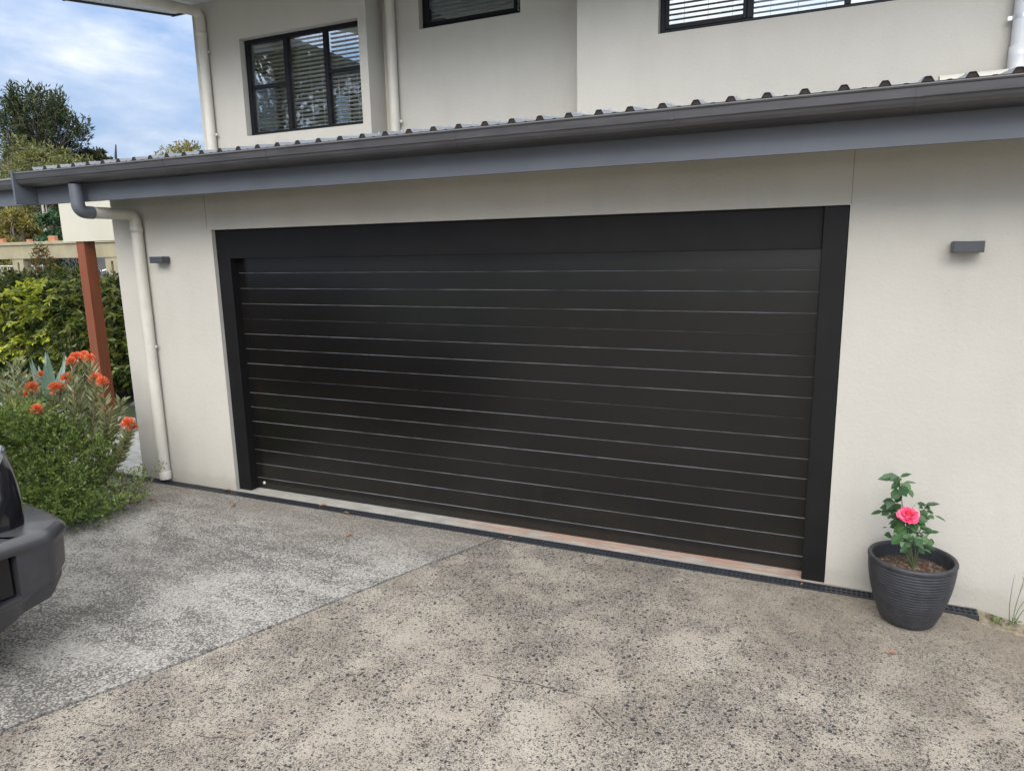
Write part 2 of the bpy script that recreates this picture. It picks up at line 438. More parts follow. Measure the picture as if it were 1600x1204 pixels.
# ------------------------------------------------------------------ camera
CAMZ = 2.05
cam = bpy.data.cameras.new('camera'); co = bpy.data.objects.new('camera', cam); COL.objects.link(co)
yaw, pitch, roll = R(24.29260), R(10.94350), R(-1.15416)
fw = Vector((-math.sin(yaw) * math.cos(pitch), math.cos(yaw) * math.cos(pitch), -math.sin(pitch)))
rt = fw.cross(Vector((0, 0, 1))).normalized(); up = rt.cross(fw)
r2 = rt * math.cos(roll) + up * math.sin(roll); u2 = -rt * math.sin(roll) + up * math.cos(roll)
co.matrix_world = Matrix((( r2.x, u2.x, -fw.x, 0), (r2.y, u2.y, -fw.y, 0), (r2.z, u2.z, -fw.z, CAMZ), (0, 0, 0, 1)))
cam.sensor_fit = 'HORIZONTAL'; cam.sensor_width = 36; cam.lens = 36 * 1102.44 / 1600
cam.clip_end = 2000; cam.clip_start = .05
scene.camera = co

# ------------------------------------------------------------------ world and sun
SUN_EL, SUN_AZ = R(30), R(163)      # azimuth measured clockwise from +y (sun behind and right of the viewer)
w = bpy.data.worlds.new('World'); scene.world = w; w.use_nodes = True
nt = w.node_tree; nd = nt.nodes; bg = nd['Background']
sky = nd.new('ShaderNodeTexSky'); sky.sky_type = 'NISHITA'; sky.sun_disc = False
sky.sun_elevation = SUN_EL; sky.sun_rotation = SUN_AZ; sky.air_density = 1.3; sky.dust_density = 1.0
tc = nd.new('ShaderNodeTexCoord'); sx = nd.new('ShaderNodeSeparateXYZ'); nt.links.new(tc.outputs['Generated'], sx.inputs[0])
def wm(op, a, b=None, clamp=False):
    m = nd.new('ShaderNodeMath'); m.operation = op; m.use_clamp = clamp
    for i, x in enumerate((a, b)):
        if x is None: continue
        if hasattr(x, 'links'): nt.links.new(x, m.inputs[i])
        else: m.inputs[i].default_value = x
    return m.outputs[0]
den = wm('ADD', wm('MAXIMUM', sx.outputs[2], 0.0), .22)
cx = wm('DIVIDE', sx.outputs[0], den); cy = wm('DIVIDE', sx.outputs[1], den)
cb = nd.new('ShaderNodeCombineXYZ'); nt.links.new(cx, cb.inputs[0]); nt.links.new(cy, cb.inputs[1]); cb.inputs[2].default_value = 3.3
def wn(scale, detail, rough, dist):
    n = nd.new('ShaderNodeTexNoise'); nt.links.new(cb.outputs[0], n.inputs['Vector'])
    n.inputs['Scale'].default_value = scale; n.inputs['Detail'].default_value = detail
    n.inputs['Roughness'].default_value = rough; n.inputs['Distortion'].default_value = dist
    return n.outputs['Fac']
def wr(f, stops):
    r = nd.new('ShaderNodeValToRGB'); nt.links.new(f, r.inputs[0])
    while len(r.color_ramp.elements) < len(stops): r.color_ramp.elements.new(.5)
    for e, (p, c) in zip(r.color_ramp.elements, stops): e.position = p; e.color = (*c, 1) if hasattr(c, '__len__') else (c, c, c, 1)
    return r.outputs[0]
def wmix(f, a, b):
    m = nd.new('ShaderNodeMix'); m.data_type = 'RGBA'
    for i, x in ((0, f), (6, a), (7, b)):
        if hasattr(x, 'links'): nt.links.new(x, m.inputs[i])
        elif hasattr(x, '__len__'): m.inputs[i].default_value = (*x, 1)
        else: m.inputs[i].default_value = x
    return m.outputs[2]
cl = wm('ADD', wn(.9, 7, .55, .35), wm('MULTIPLY', wm('SUBTRACT', sx.outputs[2], .305), .9)); cl2 = wm('ADD', wn(1.7, 6, .58, .3), wm('MULTIPLY', wm('SUBTRACT', sx.outputs[2], .30), .40))
CLOUD_T = .47; SKY_LOW = .62
cover = wr(cl, [(CLOUD_T - .10, 0.0), (CLOUD_T + .10, 1.0)])
# clouds in three greys: blue-grey bellies to bright tops (radiance in the sky's own units)
tone = wr(cl2, [(.32, (4.3, 5.6, 8.2)), (.50, (7.4, 8.2, 9.5)), (.64, (11.5, 11.6, 11.8))])
skyc = wmix(.6, sky.outputs[0], (2.9, 4.7, 8.8))
base = wmix(cover, skyc, tone)
# overcast brightness: the sky grows brighter towards the zenith and towards the veiled sun
dt = nd.new('ShaderNodeVectorMath'); dt.operation = 'DOT_PRODUCT'; nt.links.new(tc.outputs['Generated'], dt.inputs[0])
dt.inputs[1].default_value = (math.sin(SUN_AZ) * math.cos(SUN_EL), math.cos(SUN_AZ) * math.cos(SUN_EL), math.sin(SUN_EL))
zz = wm('MAXIMUM', sx.outputs[2], 0.0); sunw = wm('POWER', wm('MAXIMUM', dt.outputs['Value'], 0.0), 2.0)
gain = wm('ADD', wm('ADD', wm('MULTIPLY', wm('POWER', zz, 1.2), .62), SKY_LOW), wm('MULTIPLY', sunw, 1.5))
mg = nd.new('ShaderNodeVectorMath'); mg.operation = 'SCALE'; nt.links.new(base, mg.inputs[0]); nt.links.new(gain, mg.inputs['Scale'])
nt.links.new(mg.outputs[0], bg.inputs[0]); bg.inputs[1].default_value = .10

sd = bpy.data.lights.new('sun', 'SUN'); so = bpy.data.objects.new('sun', sd); COL.objects.link(so)
sd.energy = 1.2; sd.angle = R(35); sd.color = (1, .955, .89)
sdir = Vector((math.sin(SUN_AZ) * math.cos(SUN_EL), math.cos(SUN_AZ) * math.cos(SUN_EL), math.sin(SUN_EL)))
so.rotation_euler = sdir.to_track_quat('Z', 'Y').to_euler()

scene.view_settings.view_transform = 'Standard'; scene.view_settings.look = 'None'
scene.view_settings.gamma = 1; scene.view_settings.exposure = .66
scene.cycles.use_denoising = True
scene.cycles.max_bounces = 8; scene.cycles.transparent_max_bounces = 12

# ------------------------------------------------------------------ measures
YW = 4.425                       # garage wall face
XL, XO0, XO1, ZO = -5.862, -4.690, .073, 2.252
Y1, Y2 = 5.60, 5.86              # upper wall faces
UX0, UX1, UX2 = -5.912, -3.866, -1.913
YF, ZF0 = 3.95, 2.49             # fascia face and underside
PITCH = math.tan(R(7))
def roofz(y): return 2.748 + (y - 3.83) * PITCH

# ------------------------------------------------------------------ ground
g = MB(); g.box(-700, 700, -300, 900, -.6, -.14)
tag(g.build('ground', M['terrain']), kind='structure')
YD0, YD1 = 4.315, 4.405
J0, J1 = Vector((-2.122, 4.256)), Vector((-3.226, 1.585))
jd = (J1 - J0) / (J1.y - J0.y)
def jx(y): return J0.x + jd.x * (y - J0.y)
def slab(name, poly, z0, z1, mat, chamf=.004):
    b = MB(); n = len(poly)
    c = sum((Vector(p) for p in poly), Vector((0, 0))) / n
    ins = [Vector(p) + (c - Vector(p)).normalized() * chamf for p in poly]
    vs = [(p[0], p[1], z0) for p in poly] + [(p[0], p[1], z1 - chamf) for p in poly] + [(p[0], p[1], z1) for p in ins]
    fs = []
    for k in (0, 1): fs += [(k * n + i, k * n + (i + 1) % n, (k + 1) * n + (i + 1) % n, (k + 1) * n + i) for i in range(n)]
    fs.append(tuple(range(2 * n, 3 * n)))
    b.add(vs, fs); return tag(b.build(name, mat), kind='structure')
yb = -14.0
def jpts(off):
    ys = [YD0 - 0.001 - i * (YD0 - yb) / 60 for i in range(61)]
    return [(jx(y) + off + (.006 * math.sin(y * 3.1) + .004 * math.sin(y * 11.3 + 1)), y) for y in ys]
lp = jpts(-.013)
slab('driveway_concrete', lp + [(-16, yb), (-16, YD0)], -.13, .004, M['conc_l'])
rp = jpts(.005)
# right slab: grid so that it can dip a little beside the end of the drain
b = MB()
def gz(x, y):
    t = min(1, max(0, (x - .70) / .5)); t = t * t * (3 - 2 * t)
    return -.075 * t * min(1, max(0, (y - 3.2) / 1.0))
xs = None
rows = [YD0 - .001 - i * .055 for i in range(40)] + [2.0, 1.5, .8, 0, -2, -5, -9, yb]
nx = 60
vs = []; fs = []
for y in rows:
    xa = jx(y) + .005 + .006 * math.sin(y * 3.1) + .004 * math.sin(y * 11.3 + 1)
    for i in range(nx + 1):
        t = i / nx; x = xa + (7.5 - xa) * t if i else xa
        lump = .006 * math.sin(x * 23 + y * 17) * math.sin(x * 11 - y * 29) if x > .85 and y > 3.9 else 0
        vs.append((x, y, gz(x, y) + lump))
n1 = nx + 1
for j in range(len(rows) - 1):
    for i in range(nx): fs.append((j * n1 + i, (j + 1) * n1 + i, (j + 1) * n1 + i + 1, j * n1 + i + 1))
o0 = len(vs)
b.add(vs, fs, smooth=True); sv = []
for j, y in enumerate(rows): sv += [(vs[j * n1][0], y, vs[j * n1][2]), (vs[j * n1][0], y, -.13)]
b.add(sv, [(2 * j, 2 * j + 1, 2 * j + 3, 2 * j + 2) for j in range(len(rows) - 1)]); vs2 = []
for i in range(n1): vs2 += [vs[i], (vs[i][0], vs[i][1], -.13)]
b.add(vs2, [(2 * i, 2 * i + 2, 2 * i + 3, 2 * i + 1) for i in range(nx)])
tag(b.build('driveway_concrete', M['conc_r']), kind='structure')
# strip of dirt beyond the end of the drain
b = MB(); vs = []; fs = []
N = 110; NJ = 10
for j in range(NJ + 1):
    for i in range(N + 1):
        x = .862 + i * .045; v = j / NJ; y = 4.235 + .185 * v + .014 * math.sin(x * 31) * (1 - v) + .01 * math.sin(x * 13 + 2) * (1 - v)
        h = -.006 + .022 * v + .012 * (math.sin(x * 37 + j * 1.7) * math.sin(x * 17 - j * 2.3)) * math.sin(math.pi * min(1, v + .1))
        vs.append((x, y, gz(x, min(y, 4.3)) + h))
for j in range(NJ):
    for i in range(N): fs.append((j * (N + 1) + i, j * (N + 1) + i + 1, (j + 1) * (N + 1) + i + 1, (j + 1) * (N + 1) + i))
b.add(vs, fs, smooth=True)
dirt_mat = simple('brown dirt', (.23, .19, .135), .95, var=.28, scale=22, bump=1.0, bscale=70)
tag(b.build('dirt_strip', dirt_mat), kind='structure')
# threshold
b = MB(); b.box(XO0 - .01, .86, YD1 + .003, 4.80, -.13, .006)
b.box(XO1 - .001, .86, YD1 + .004, YW - .001, -.12, .004)
tag(b.build('threshold_strip', M['thresh']), kind='structure')
b = MB(); b.box(-16, XL - .002, YD1 + .003, 6.1, -.13, .003)
tag(b.build('porch_paving', M['paver']), kind='structure')
# garden bed (low mound of soil over the edge of the concrete)
b = MB(); vs = [(-6.45, 3.5, .10)]; fs = []; S = 40
for q, (k, h) in enumerate(((.35, .09), (.7, .06), (.92, .03), (1.0, .001))):
    for i in range(S):
        a = 2 * math.pi * i / S; rr = k * (1 + .07 * math.sin(3 * a + 1) + .04 * math.sin(7 * a))
        vs.append((-6.45 + .9 * rr * math.cos(a), 3.52 + .42 * rr * math.sin(a), h + .004))
for i in range(S): fs.append((0, 1 + i, 1 + (i + 1) % S))
for q in range(3):
    for i in range(S):
        a0 = 1 + q * S; fs.append((a0 + i, a0 + S + i, a0 + S + (i + 1) % S, a0 + (i + 1) % S))
b.add(vs, fs, smooth=True); tag(b.build('garden_bed', M['soil']), kind='structure')

# drain channel
dr = thing('channel_drain', 'long black plastic grated drain set in front of the garage door', 'drain', (-4, 4.36, 0))
b = MB(); b.box(-9.5, .86, YD0 + .002, YD1 - .001, -.10, -.06)
b.build('channel', M['pit'], dr)
b = MB()
zt, zb = .004, -.016
for y0, y1 in ((YD0 + .001, YD0 + .014), (4.354, 4.366), (YD1 - .014, YD1 - .001)): b.box(-9.5, .86, y0, y1, zb, zt + .002)
x = -9.49
while x < .85:
    b.box(x, x + .009, YD0 + .0145, 4.3535, zb, zt); b.box(x, x + .009, 4.3665, YD1 - .0145, zb, zt); x += .0275
b.build('grate', M['plastic'], dr)

# ------------------------------------------------------------------ house
house = thing('house', 'two storey cream rendered house with a wide black garage door', 'house', (-2.3, 5.5, 0))
b = MB()
xs = [XL, XL + .2, XO0, XO1, 6.0, 6.2]; ys = [YW, YW + .2, 9.0]; zs = [-.14, ZO, 2.70]
b.cells(xs, ys, zs, lambda x, y, z: (XO0 < x < XO1 and z < ZO and y < YW + .2) or (y > YW + .2 and XL + .2 < x < 6.0))
b.build('garage_wall', M['stucco'], house)
# hairline control joints above the opening corners
for x in (XO0 - .045, XO1 + .004):
    b = MB(); b.box(x - .0022, x + .0022, YW - .0012, YW - .0002, ZO + .004, 2.69)
    b.build('wall_joint', simple('joint filler', (.30, .27, .21), .9), house)
# upper walls
WIN1 = (-5.335, -3.953, 3.190, 4.078); WIN2 = (-3.481, -2.500, 3.983, 4.40); WIN3 = (-1.282, 1.15, 3.592, 4.40)
SW = [(6.27, 6.70, 3.36, 4.02), (7.66, 8.06, 3.30, 4.06)]     # side windows in the left wall
ZT = 4.47
def hole_up(x, y, z):
    t = .12
    if y < Y1 + t:
        if x < UX1:
            return WIN1[0] < x < WIN1[1] and WIN1[2] < z < WIN1[3]
        if x > UX2: return WIN3[0] < x < WIN3[1] and WIN3[2] < z < WIN3[3]
        return True
    if UX1 - t < x < UX1 and y < Y2 + t: return False
    if UX2 < x < UX2 + t and y < Y2 + t: return False
    if Y2 < y < Y2 + t and UX1 < x < UX2: return WIN2[0] < x < WIN2[1] and WIN2[2] < z < WIN2[3]
    if x < UX0 + t: return any(a < y < c and d < z < e for a, c, d, e in SW)
    if x > 6.0 or y > 8.9: return False
    return True
b = MB()
xs = sorted({UX0, UX0 + .12, WIN1[0], WIN1[1], UX1 - .12, UX1, WIN2[0], WIN2[1], UX2, UX2 + .12, WIN3[0], WIN3[1], 6.0, 6.1})
ys = sorted({Y1, Y1 + .12, Y2, Y2 + .12, 8.9, 9.0} | {q for s_ in SW for q in s_[:2]})
zs = sorted({2.5, WIN1[2], WIN1[3], WIN2[2], 4.40, WIN3[2], ZT} | {q for s_ in SW for q in s_[2:]})
b.cells(xs, ys, zs, hole_up); b.build('upper_wall', M['stucco'], house)
# room inside (floor, far wall lining)
b = MB(); b.box(UX0 + .121, 5.99, Y1 + .13, 8.89, 2.5, 2.56); b.box(-3.95, -3.88, Y2 + .13, 8.85, 2.57, 4.45); b.box(-1.95, -1.9, Y2 + .13, 8.85, 2.57, 4.45)
b.build('room_lining', M['room'], house)

def window(x0, x1, z0, z1, yf, bays, trans, sash, pitch, tilt, name='window'):
    """frame > pane, blind; bays = mullion x list, trans = {bay: z}"""
    y0, y1 = yf + .065, yf + .105
    fw_ = .038
    f = MB()
    f.box(x0 + .001, x0 + fw_, y0, y1, z0 + .001, z1 - .001, b=.003); f.box(x1 - fw_, x1 - .001, y0, y1, z0 + .001, z1 - .001, b=.003)
    f.box(x0 + fw_, x1 - fw_, y0 + .001, y1 - .001, z0 + .001, z0 + fw_); f.box(x0 + fw_, x1 - fw_, y0 + .001, y1 - .001, z1 - fw_, z1 - .001)
    f.box(x0 + .001, x1 - .001, y0 - .012, y0 - .001, z0 + .002, z0 + .014)
    edges = [x0 + fw_] + bays + [x1 - fw_]
    for m in bays: f.box(m - .021, m + .021, y0 - .004, y1 + .002, z0 + fw_, z1 - fw_, b=.003)
    for k, zz in trans.items(): f.box(edges[k] + .018, edges[k + 1] - .018, y0 + .003, y1 - .003, zz - .016, zz + .016, b=.002)
    for k in sash:
        a, c = edges[k] + (.0225 if k else .001), edges[k + 1] - .0225
        s = .026
        f.box(a, a + s, y0 - .008, y0 + .022, z0 + fw_ + .001, z1 - fw_ - .001, b=.003); f.box(c - s, c, y0 - .008, y0 + .022, z0 + fw_ + .001, z1 - fw_ - .001, b=.003)
        f.box(a + s, c - s, y0 - .007, y0 + .021, z0 + fw_ + .001, z0 + fw_ + s); f.box(a + s, c - s, y0 - .007, y0 + .021, z1 - fw_ - s, z1 - fw_ - .001)
    fo = f.build(name, M['winframe'], house)
    p = MB(); p.box(x0 + .03, x1 - .03, y0 + .024, y0 + .028, z0 + .03, z1 - .03)
    p.build('pane', M['glass'], fo)
    bl = MB()
    yb_ = y1 + .035
    for k in range(len(edges) - 1):
        a, c = edges[k] + .012, edges[k + 1] - .012
        z = z0 + .05
        while z < z1 - .03:
            Mx = Matrix.Translation(((a + c) / 2, yb_, z)) @ Matrix.Rotation(tilt + R(rnd.uniform(-1.5, 1.5)), 4, 'X') @ Matrix.Rotation(R(rnd.uniform(-.12, .12)), 4, 'Y')
            bl.box(-(c - a) / 2, (c - a) / 2, -.0125, .0125, -.0009, .0009, M=Mx); z += pitch
        for fx in (.2, .5, .8):
            xx = a + (c - a) * fx; bl.box(xx - .0012, xx + .0012, yb_ - .016, yb_ - .0145, z0 + .04, z1 - .03)
        bl.box(a, c, yb_ - .013, yb_ + .013, z0 + .036, z0 + .046)
    bl.build('blind', M['blind'] if len(bays) == 2 else M['blindg'], fo)
    return fo
window(*WIN1, Y1, [-4.838, -4.372], {0: 3.645, 2: 3.69}, [], .0375, R(-24), 'window')
window(*WIN2, Y2, [], {}, [0], .034, R(52), 'window')
window(*WIN3, Y1, [-.640, -.010, .56], {}, [0], .036, R(-14), 'window')
for a, c, d, e in SW:
    f = MB(); xa = UX0 + .04
    f.box(xa, xa + .04, a + .001, a + .03, d + .001, e - .001); f.box(xa, xa + .04, c - .03, c - .001, d + .001, e - .001)
    f.box(xa, xa + .04, a + .03, c - .03, d + .001, d + .03); f.box(xa, xa + .04, a + .03, c - .03, e - .03, e - .001)
    fo = f.build('side_window', M['winframe'], house)
    p = MB(); p.box(xa + .018, xa + .021, a + .02, c - .02, d + .02, e - .02); p.build('pane', M['glass'], fo)
    bl = MB(); z = d + .04
    while z < e - .03:
        Mx = Matrix.Translation((xa + .08, (a + c) / 2, z)) @ Matrix.Rotation(R(28), 4, 'Y')
        bl.box(-.0125, .0125, -(c - a) / 2 + .03, (c - a) / 2 - .03, -.0009, .0009, M=Mx); z += .038
    bl.build('blind', M['blind'], fo)

# garage door: four hinged panels, each with four tongue-and-groove boards
yd = YW + .118
fr = MB()
fr.box(XO0 + .002, XO0 + .140, YW + .034, yd + .03, .007, ZO - .002, b=.003)
fr.box(XO1 - .132, XO1 - .0015, YW + .006, yd + .03, .004, ZO - .002, b=.003)
fr.box(XO0 + .1405, XO1 - .1325, YW + .036, yd + .03, 2.017, ZO - .0025, b=.002)
fr.build('door_frame', M['frame'], house)
gd = thing('garage_door', None, None); del gd
lines = [1.897 - .1278 * k for k in range(15)]
zbot = .018
dx0, dx1 = XO0 + .134, XO1 - .128
gdo = None
tops = [2.06] + [lines[3], lines[7], lines[11]]; bots = [lines[3], lines[7], lines[11], zbot]
rub = MB(); rub.box(dx0 + .004, dx1 - .004, yd + .004, yd + .030, .007, zbot - .001, b=.003)
gdo = rub.build('garage_door', simple('door bottom rubber', (.015, .015, .015), .7), house)
for k in range(4):
    zt_, zb_ = tops[k], bots[k]
    inner = [z for z in lines if zb_ + .01 < z < zt_ - .01]
    prof = [(yd + .035, zt_ - .0015), (yd + .003, zt_ - .0015), (yd, zt_ - .005)]; bright = []
    if k: prof = [(yd + .035, zt_ - .001), (yd + .008, zt_ - .001), (yd + .0015, zt_ - .0035), (yd, zt_ - .005)]
    for z in inner:
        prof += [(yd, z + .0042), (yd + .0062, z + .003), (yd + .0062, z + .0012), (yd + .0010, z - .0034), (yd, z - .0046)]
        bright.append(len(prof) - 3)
    prof += [(yd, zb_ + .002), (yd + .002, zb_ + .0005), (yd + .035, zb_ + .0005)]
    pn = MB(); pn.prism(prof, dx0, dx1, 'x')
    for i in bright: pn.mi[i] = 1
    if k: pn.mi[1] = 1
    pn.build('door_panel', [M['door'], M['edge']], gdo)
lk = MB(); Mx = Matrix.Translation((-4.475, yd - .006, .062)) @ Matrix.Rotation(R(90), 4, 'X')
lk.lathe([(0, .006), (.010, .006), (.014, .002), (.016, -.006)], seg=20); lk.v = [tuple(Mx @ Vector(p)) for p in lk.v]
lk.build('door_bolt', M['steel'], gdo)

# roof, gutter, fascia
b = MB()
ra, rb = -6.105, 6.3
prof = []
k0 = int(math.floor((ra - .002) / .17))
x = ra; prof.append((ra, 0))
for k in range(k0, 40):
    c = .002 + .17 * k
    if c - .03 < ra: continue
    if c + .03 > rb: break
    prof += [(c - .027, 0), (c - .0145, .0215), (c - .010, .024), (c + .010, .024), (c + .0145, .0215), (c + .027, 0), (c + .085 - .012, 0), (c + .085 - .008, .0025), (c + .085 + .008, .0025), (c + .085 + .012, 0)]
prof.append((rb, 0))
yA, yB = 3.83, 5.9
vs = [(p[0], yA, roofz(yA) + p[1]) for p in prof] + [(p[0], yB, roofz(yB) + p[1]) for p in prof]
vs += [(p[0], yA, roofz(yA) + p[1] - .0012) for p in prof] + [(p[0], yB, roofz(yB) + p[1] - .0012) for p in prof]
n = len(prof)
fs = [(i, i + 1, n + i + 1, n + i) for i in range(n - 1)] + [(2 * n + i, 3 * n + i, 3 * n + i + 1, 2 * n + i + 1) for i in range(n - 1)] + [(i, 2 * n + i, 2 * n + i + 1, i + 1) for i in range(n - 1)]
b.add(vs, fs)
for k in range(k0, 40):
    c = .002 + .17 * k
    if c - .03 < ra or c + .03 > rb: continue
    z0 = roofz(yA + .006) - .001
    q = [(c - .026, z0), (c - .0135, z0 + .0205), (c - .0095, z0 + .023), (c + .0095, z0 + .023), (c + .0135, z0 + .0205), (c + .026, z0)]
    b.prism(q, yA + .006, yA + .03, 'y', mi=1)
# screws on the ribs
for k in range(k0, 40):
    c = .002 + .17 * k
    if c - .03 < ra or c + .03 > rb: continue
    for y in (4.02,):
        b.lathe([(.009, 0), (.009, .003), (.006, .005), (.006, .010), (0, .011)], (c, y, roofz(y) + .0238), seg=8)
b.build('garage_roof', [M['roof'], M['foam']], house)
GS = .875
def gutter_profile(y0, z0):
    """front face y0, top z0: outer skin from the rolled bead down to the sole"""
    o = [(.012, -.004), (.008, 0), (.001, -.001), (-.003, -.007), (-.001, -.014), (.003, -.018), (.005, -.062), (.011, -.070),
         (.015, -.085), (.024, -.103), (.040, -.116), (.060, -.122), (.168, -.124)]
    return [(y0 + a, z0 + c * GS) for a, c in o]
def gutter(b, x0, x1, y0, z0, yback, off=0.0):
    o = gutter_profile(y0, z0)
    o = o[:-1] + [(yback - .001, z0 - .124 * GS)]
    if off: o = [(p[0] - off * (1 if i < len(o) - 3 else .3), p[1] - off * (i > 4)) for i, p in enumerate(o)]
    inn = [(p[0] + .0015, p[1] + .0015) for p in o[::-1]]
    back = [(yback - .001, z0 - .02), (yback - .0035, z0 - .02)]
    b.prism(o + [(yback - .001, z0 - .122 * GS)] + inn[1:], x0, x1, 'x', smooth=False)
    b.box(x0, x1, yback - .003, yback - .001, z0 - .105, z0 - .015)
b = MB(); gutter(b, ra, 6.3, 3.78, 2.735, YF)
for px in (-4.42, -3.47, -2.05, -.79, .31, 2.3):
    gutter(b, px - .012, px + .012, 3.78, 2.735, YF, .0022)
b.build('gutter', M['gutter'], house)
b = MB(); b.box(-6.10, 6.3, YF, YF + .022, ZF0, 2.742, b=.002)
b.build('fascia', M['fascia'], house)
b = MB()
b.prism([(3.772, 2.486), (YF + .02, 2.486), (YF + .02, 2.757), (3.772, 2.752)], -6.128, -6.1065, 'x')
b.box(-6.1063, -6.104, 3.775, YF - .002, 2.492, 2.4945)
b.build('fascia_end', M['fascia'], house)
b = MB(); b.box(-6.10, 6.3, YF + .023, YW + .19, 2.7005, 2.715); b.build('eave_lining', M['soffit'], house)
b = MB(); b.box(-6.12, -6.10, YF + .023, 5.35, 2.60, 2.745); b.build('barge_board', M['fascia'], house)
# end wall of the garage roof space
b = MB(); b.box(XL + .001, 6.0, YW + .002, YW + .19, 2.716, 2.76); b.build('wall_plate', M['stucco'], house)

def bend(p0, p1, p2, r, n=7):
    p0, p1, p2 = map(Vector, (p0, p1, p2))
    a = (p0 - p1).normalized(); c = (p2 - p1).normalized()
    s = p1 + a * r; e = p1 + c * r
    return [(s * (1 - t) ** 2 + p1 * 2 * t * (1 - t) + e * t * t) for t in (i / n for i in range(n + 1))]
def downpipe(name, x, ygut, zgut, zh, yw, zbot, mat, r=.047, dark=None, clips=(), socket=True, dz=0):
    b = MB()
    p = [(x, ygut, zgut)]
    P1, P2 = (x, ygut, zh), (x, yw, zh + dz)
    b1 = bend(p[0], P1, P2, .07); b2 = bend(P1, P2, (x, yw, zbot), .08)
    b.tube([Vector(b1[-1]) + Vector((0, .03, 0))] + b2 + [(x, yw, zbot + .06)], r, 20)
    if socket:
        b.tube([(x, yw, zbot + .075), (x, yw, zbot + .07), (x, yw, zbot)], [r + .0005, r + .005, r + .005], 20)
    b.tube([(x, yw, zh - .15), (x, yw, zh - .152), (x, yw, zh - .10), (x, yw, zh - .098)], [r, r + .004, r + .004, r], 20)
    o = b.build(name, mat, house)
    d = MB(); d.tube([p[0]] + b1 + [Vector(b1[-1]) + Vector((0, .045, 0))], r + .003, 20); d.build('pipe_elbow', dark or mat, o)
    for z in clips:
        c = MB(); c.tube([(x, yw, z - .011), (x, yw, z + .011)], r + .0022, 20)
        c.box(x + r, x + r + .022, yw + .01, yw + .016, z - .011, z + .011); c.box(x - r - .022, x - r, yw + .01, yw + .016, z - .011, z + .011)
        c.build('pipe_clip', mat, o)
    return o
downpipe('downpipe', -5.500, 3.872, 2.62, 2.405, 4.373, .035, M['pvc'], .047, M['fascia'], (1.262,))
downpipe('downpipe', -5.755, 4.75, 4.33, 4.285, 5.552, 2.95, M['pvc'], .045, M['pvc'], (3.23, 4.0), dz=.08)
b = MB(); b.tube([(-3.747, 5.805, 4.46), (-3.747, 5.805, 2.93)], .045, 20)
o = b.build('downpipe', M['pvc'], house)
for z in (3.22,):
    c = MB(); c.tube([(-3.747, 5.805, z - .011), (-3.747, 5.805, z + .011)], .0472, 20); c.box(-3.70, -3.678, 5.815, 5.821, z - .011, z + .011); c.build('pipe_clip', M['pvc'], o)
# right upper pipe and the spreader lying on the roof
b = MB()
xr = .975
b.tube([(xr, 5.545, 4.46), (xr, 5.545, 3.18), (xr, 5.545, 3.178)], .05, 24)
b.tube([(xr, 5.545, 3.215), (xr, 5.545, 3.213), (xr, 5.545, 3.15), (xr, 5.542, 3.10), (xr, 5.53, 3.06), (xr, 5.51, 3.04)], [.05, .056, .056, .056, .054, .05], 24)
o = b.build('downpipe', M['pvcw'], house)
c = MB(); c.tube([(xr, 5.545, 3.37), (xr, 5.545, 3.395)], .0525, 24); c.box(xr - .075, xr - .05, 5.555, 5.561, 3.371, 3.394); c.build('pipe_clip', M['steel'], o)
c = MB()
c.tube([(.552, 5.50, 3.030), (1.42, 5.50, 3.030)], .0495, 24, cap=False); c.tube([(.5525, 5.50, 3.030), (1.42, 5.50, 3.030)], .046, 24, cap=False)
c.build('roof_spreader', M['pvc'], o)
# upper roof with its eave
b = MB()
def sz(y): return 4.487 + (y - 5.769) * .154
poly = [(-6.36, 4.62), (6.4, 4.62), (6.4, 9.2), (UX0 - .03, 9.2), (UX0 - .03, 5.775), (-6.36, 5.775)]
n = len(poly)
vs = [(x, y, sz(y)) for x, y in poly] + [(x, y, sz(y) + .20) for x, y in poly]
b.add(vs, [tuple(range(n - 1, -1, -1)), tuple(range(n, 2 * n))] + [(i, (i + 1) % n, n + (i + 1) % n, n + i) for i in range(n)])
ur = b.build('upper_roof', M['soffit'], house)
b = MB()
def edge(p, q, wd=.022):
    p, q = Vector(p), Vector(q); d = (q - p).normalized(); nn = Vector((d.y, -d.x)) * wd
    pts = [p, q, q + nn, p + nn]
    vs = [(v.x, v.y, sz(v.y) - .018) for v in pts] + [(v.x, v.y, sz(v.y) + .22) for v in pts]
    b.add(vs, [(3, 2, 1, 0), (4, 5, 6, 7)] + [(i, (i + 1) % 4, 4 + (i + 1) % 4, 4 + i) for i in range(4)])
edge((-6.361, 5.776), (-6.361, 4.61), -.022); edge((-6.383, 5.7765), (UX0 - .031, 5.7765), -.022); edge((-6.383, 4.619), (6.4, 4.619), .022)
b.build('roof_edge', M['trim'], ur)

# porch: post, beam, roof to the left
b = MB(); b.box(-7.752, -7.622, 5.372, 5.508, .004, 2.226, b=.004); b.build('porch_post', M['post'], house)
b = MB(); b.box(-7.93, XL - .002, 5.352, 5.53, 2.226, 2.70); b.build('porch_beam', M['beamw'], house)
b = MB(); b.box(-13.5, -6.35, 5.46, 5.482, 2.668, 2.93); pr = b.build('porch_fascia', M['fascia'], house)
b = MB(); gutter(b, -13.5, -6.35, 5.31, 2.945, 5.46); b.build('porch_gutter', M['gutter'], house)
b = MB(); vs = []
for x in (-13.5, -6.35):
    for y, z in ((5.36, 2.935), (6.9, 3.12), (6.9, 3.155), (5.36, 2.965)): vs.append((x, y, z))
b.add(vs, [(0, 1, 2, 3), (7, 6, 5, 4), (0, 4, 5, 1), (1, 5, 6, 2), (2, 6, 7, 3), (3, 7, 4, 0)])
b.build('porch_roof', M['roof'], house)

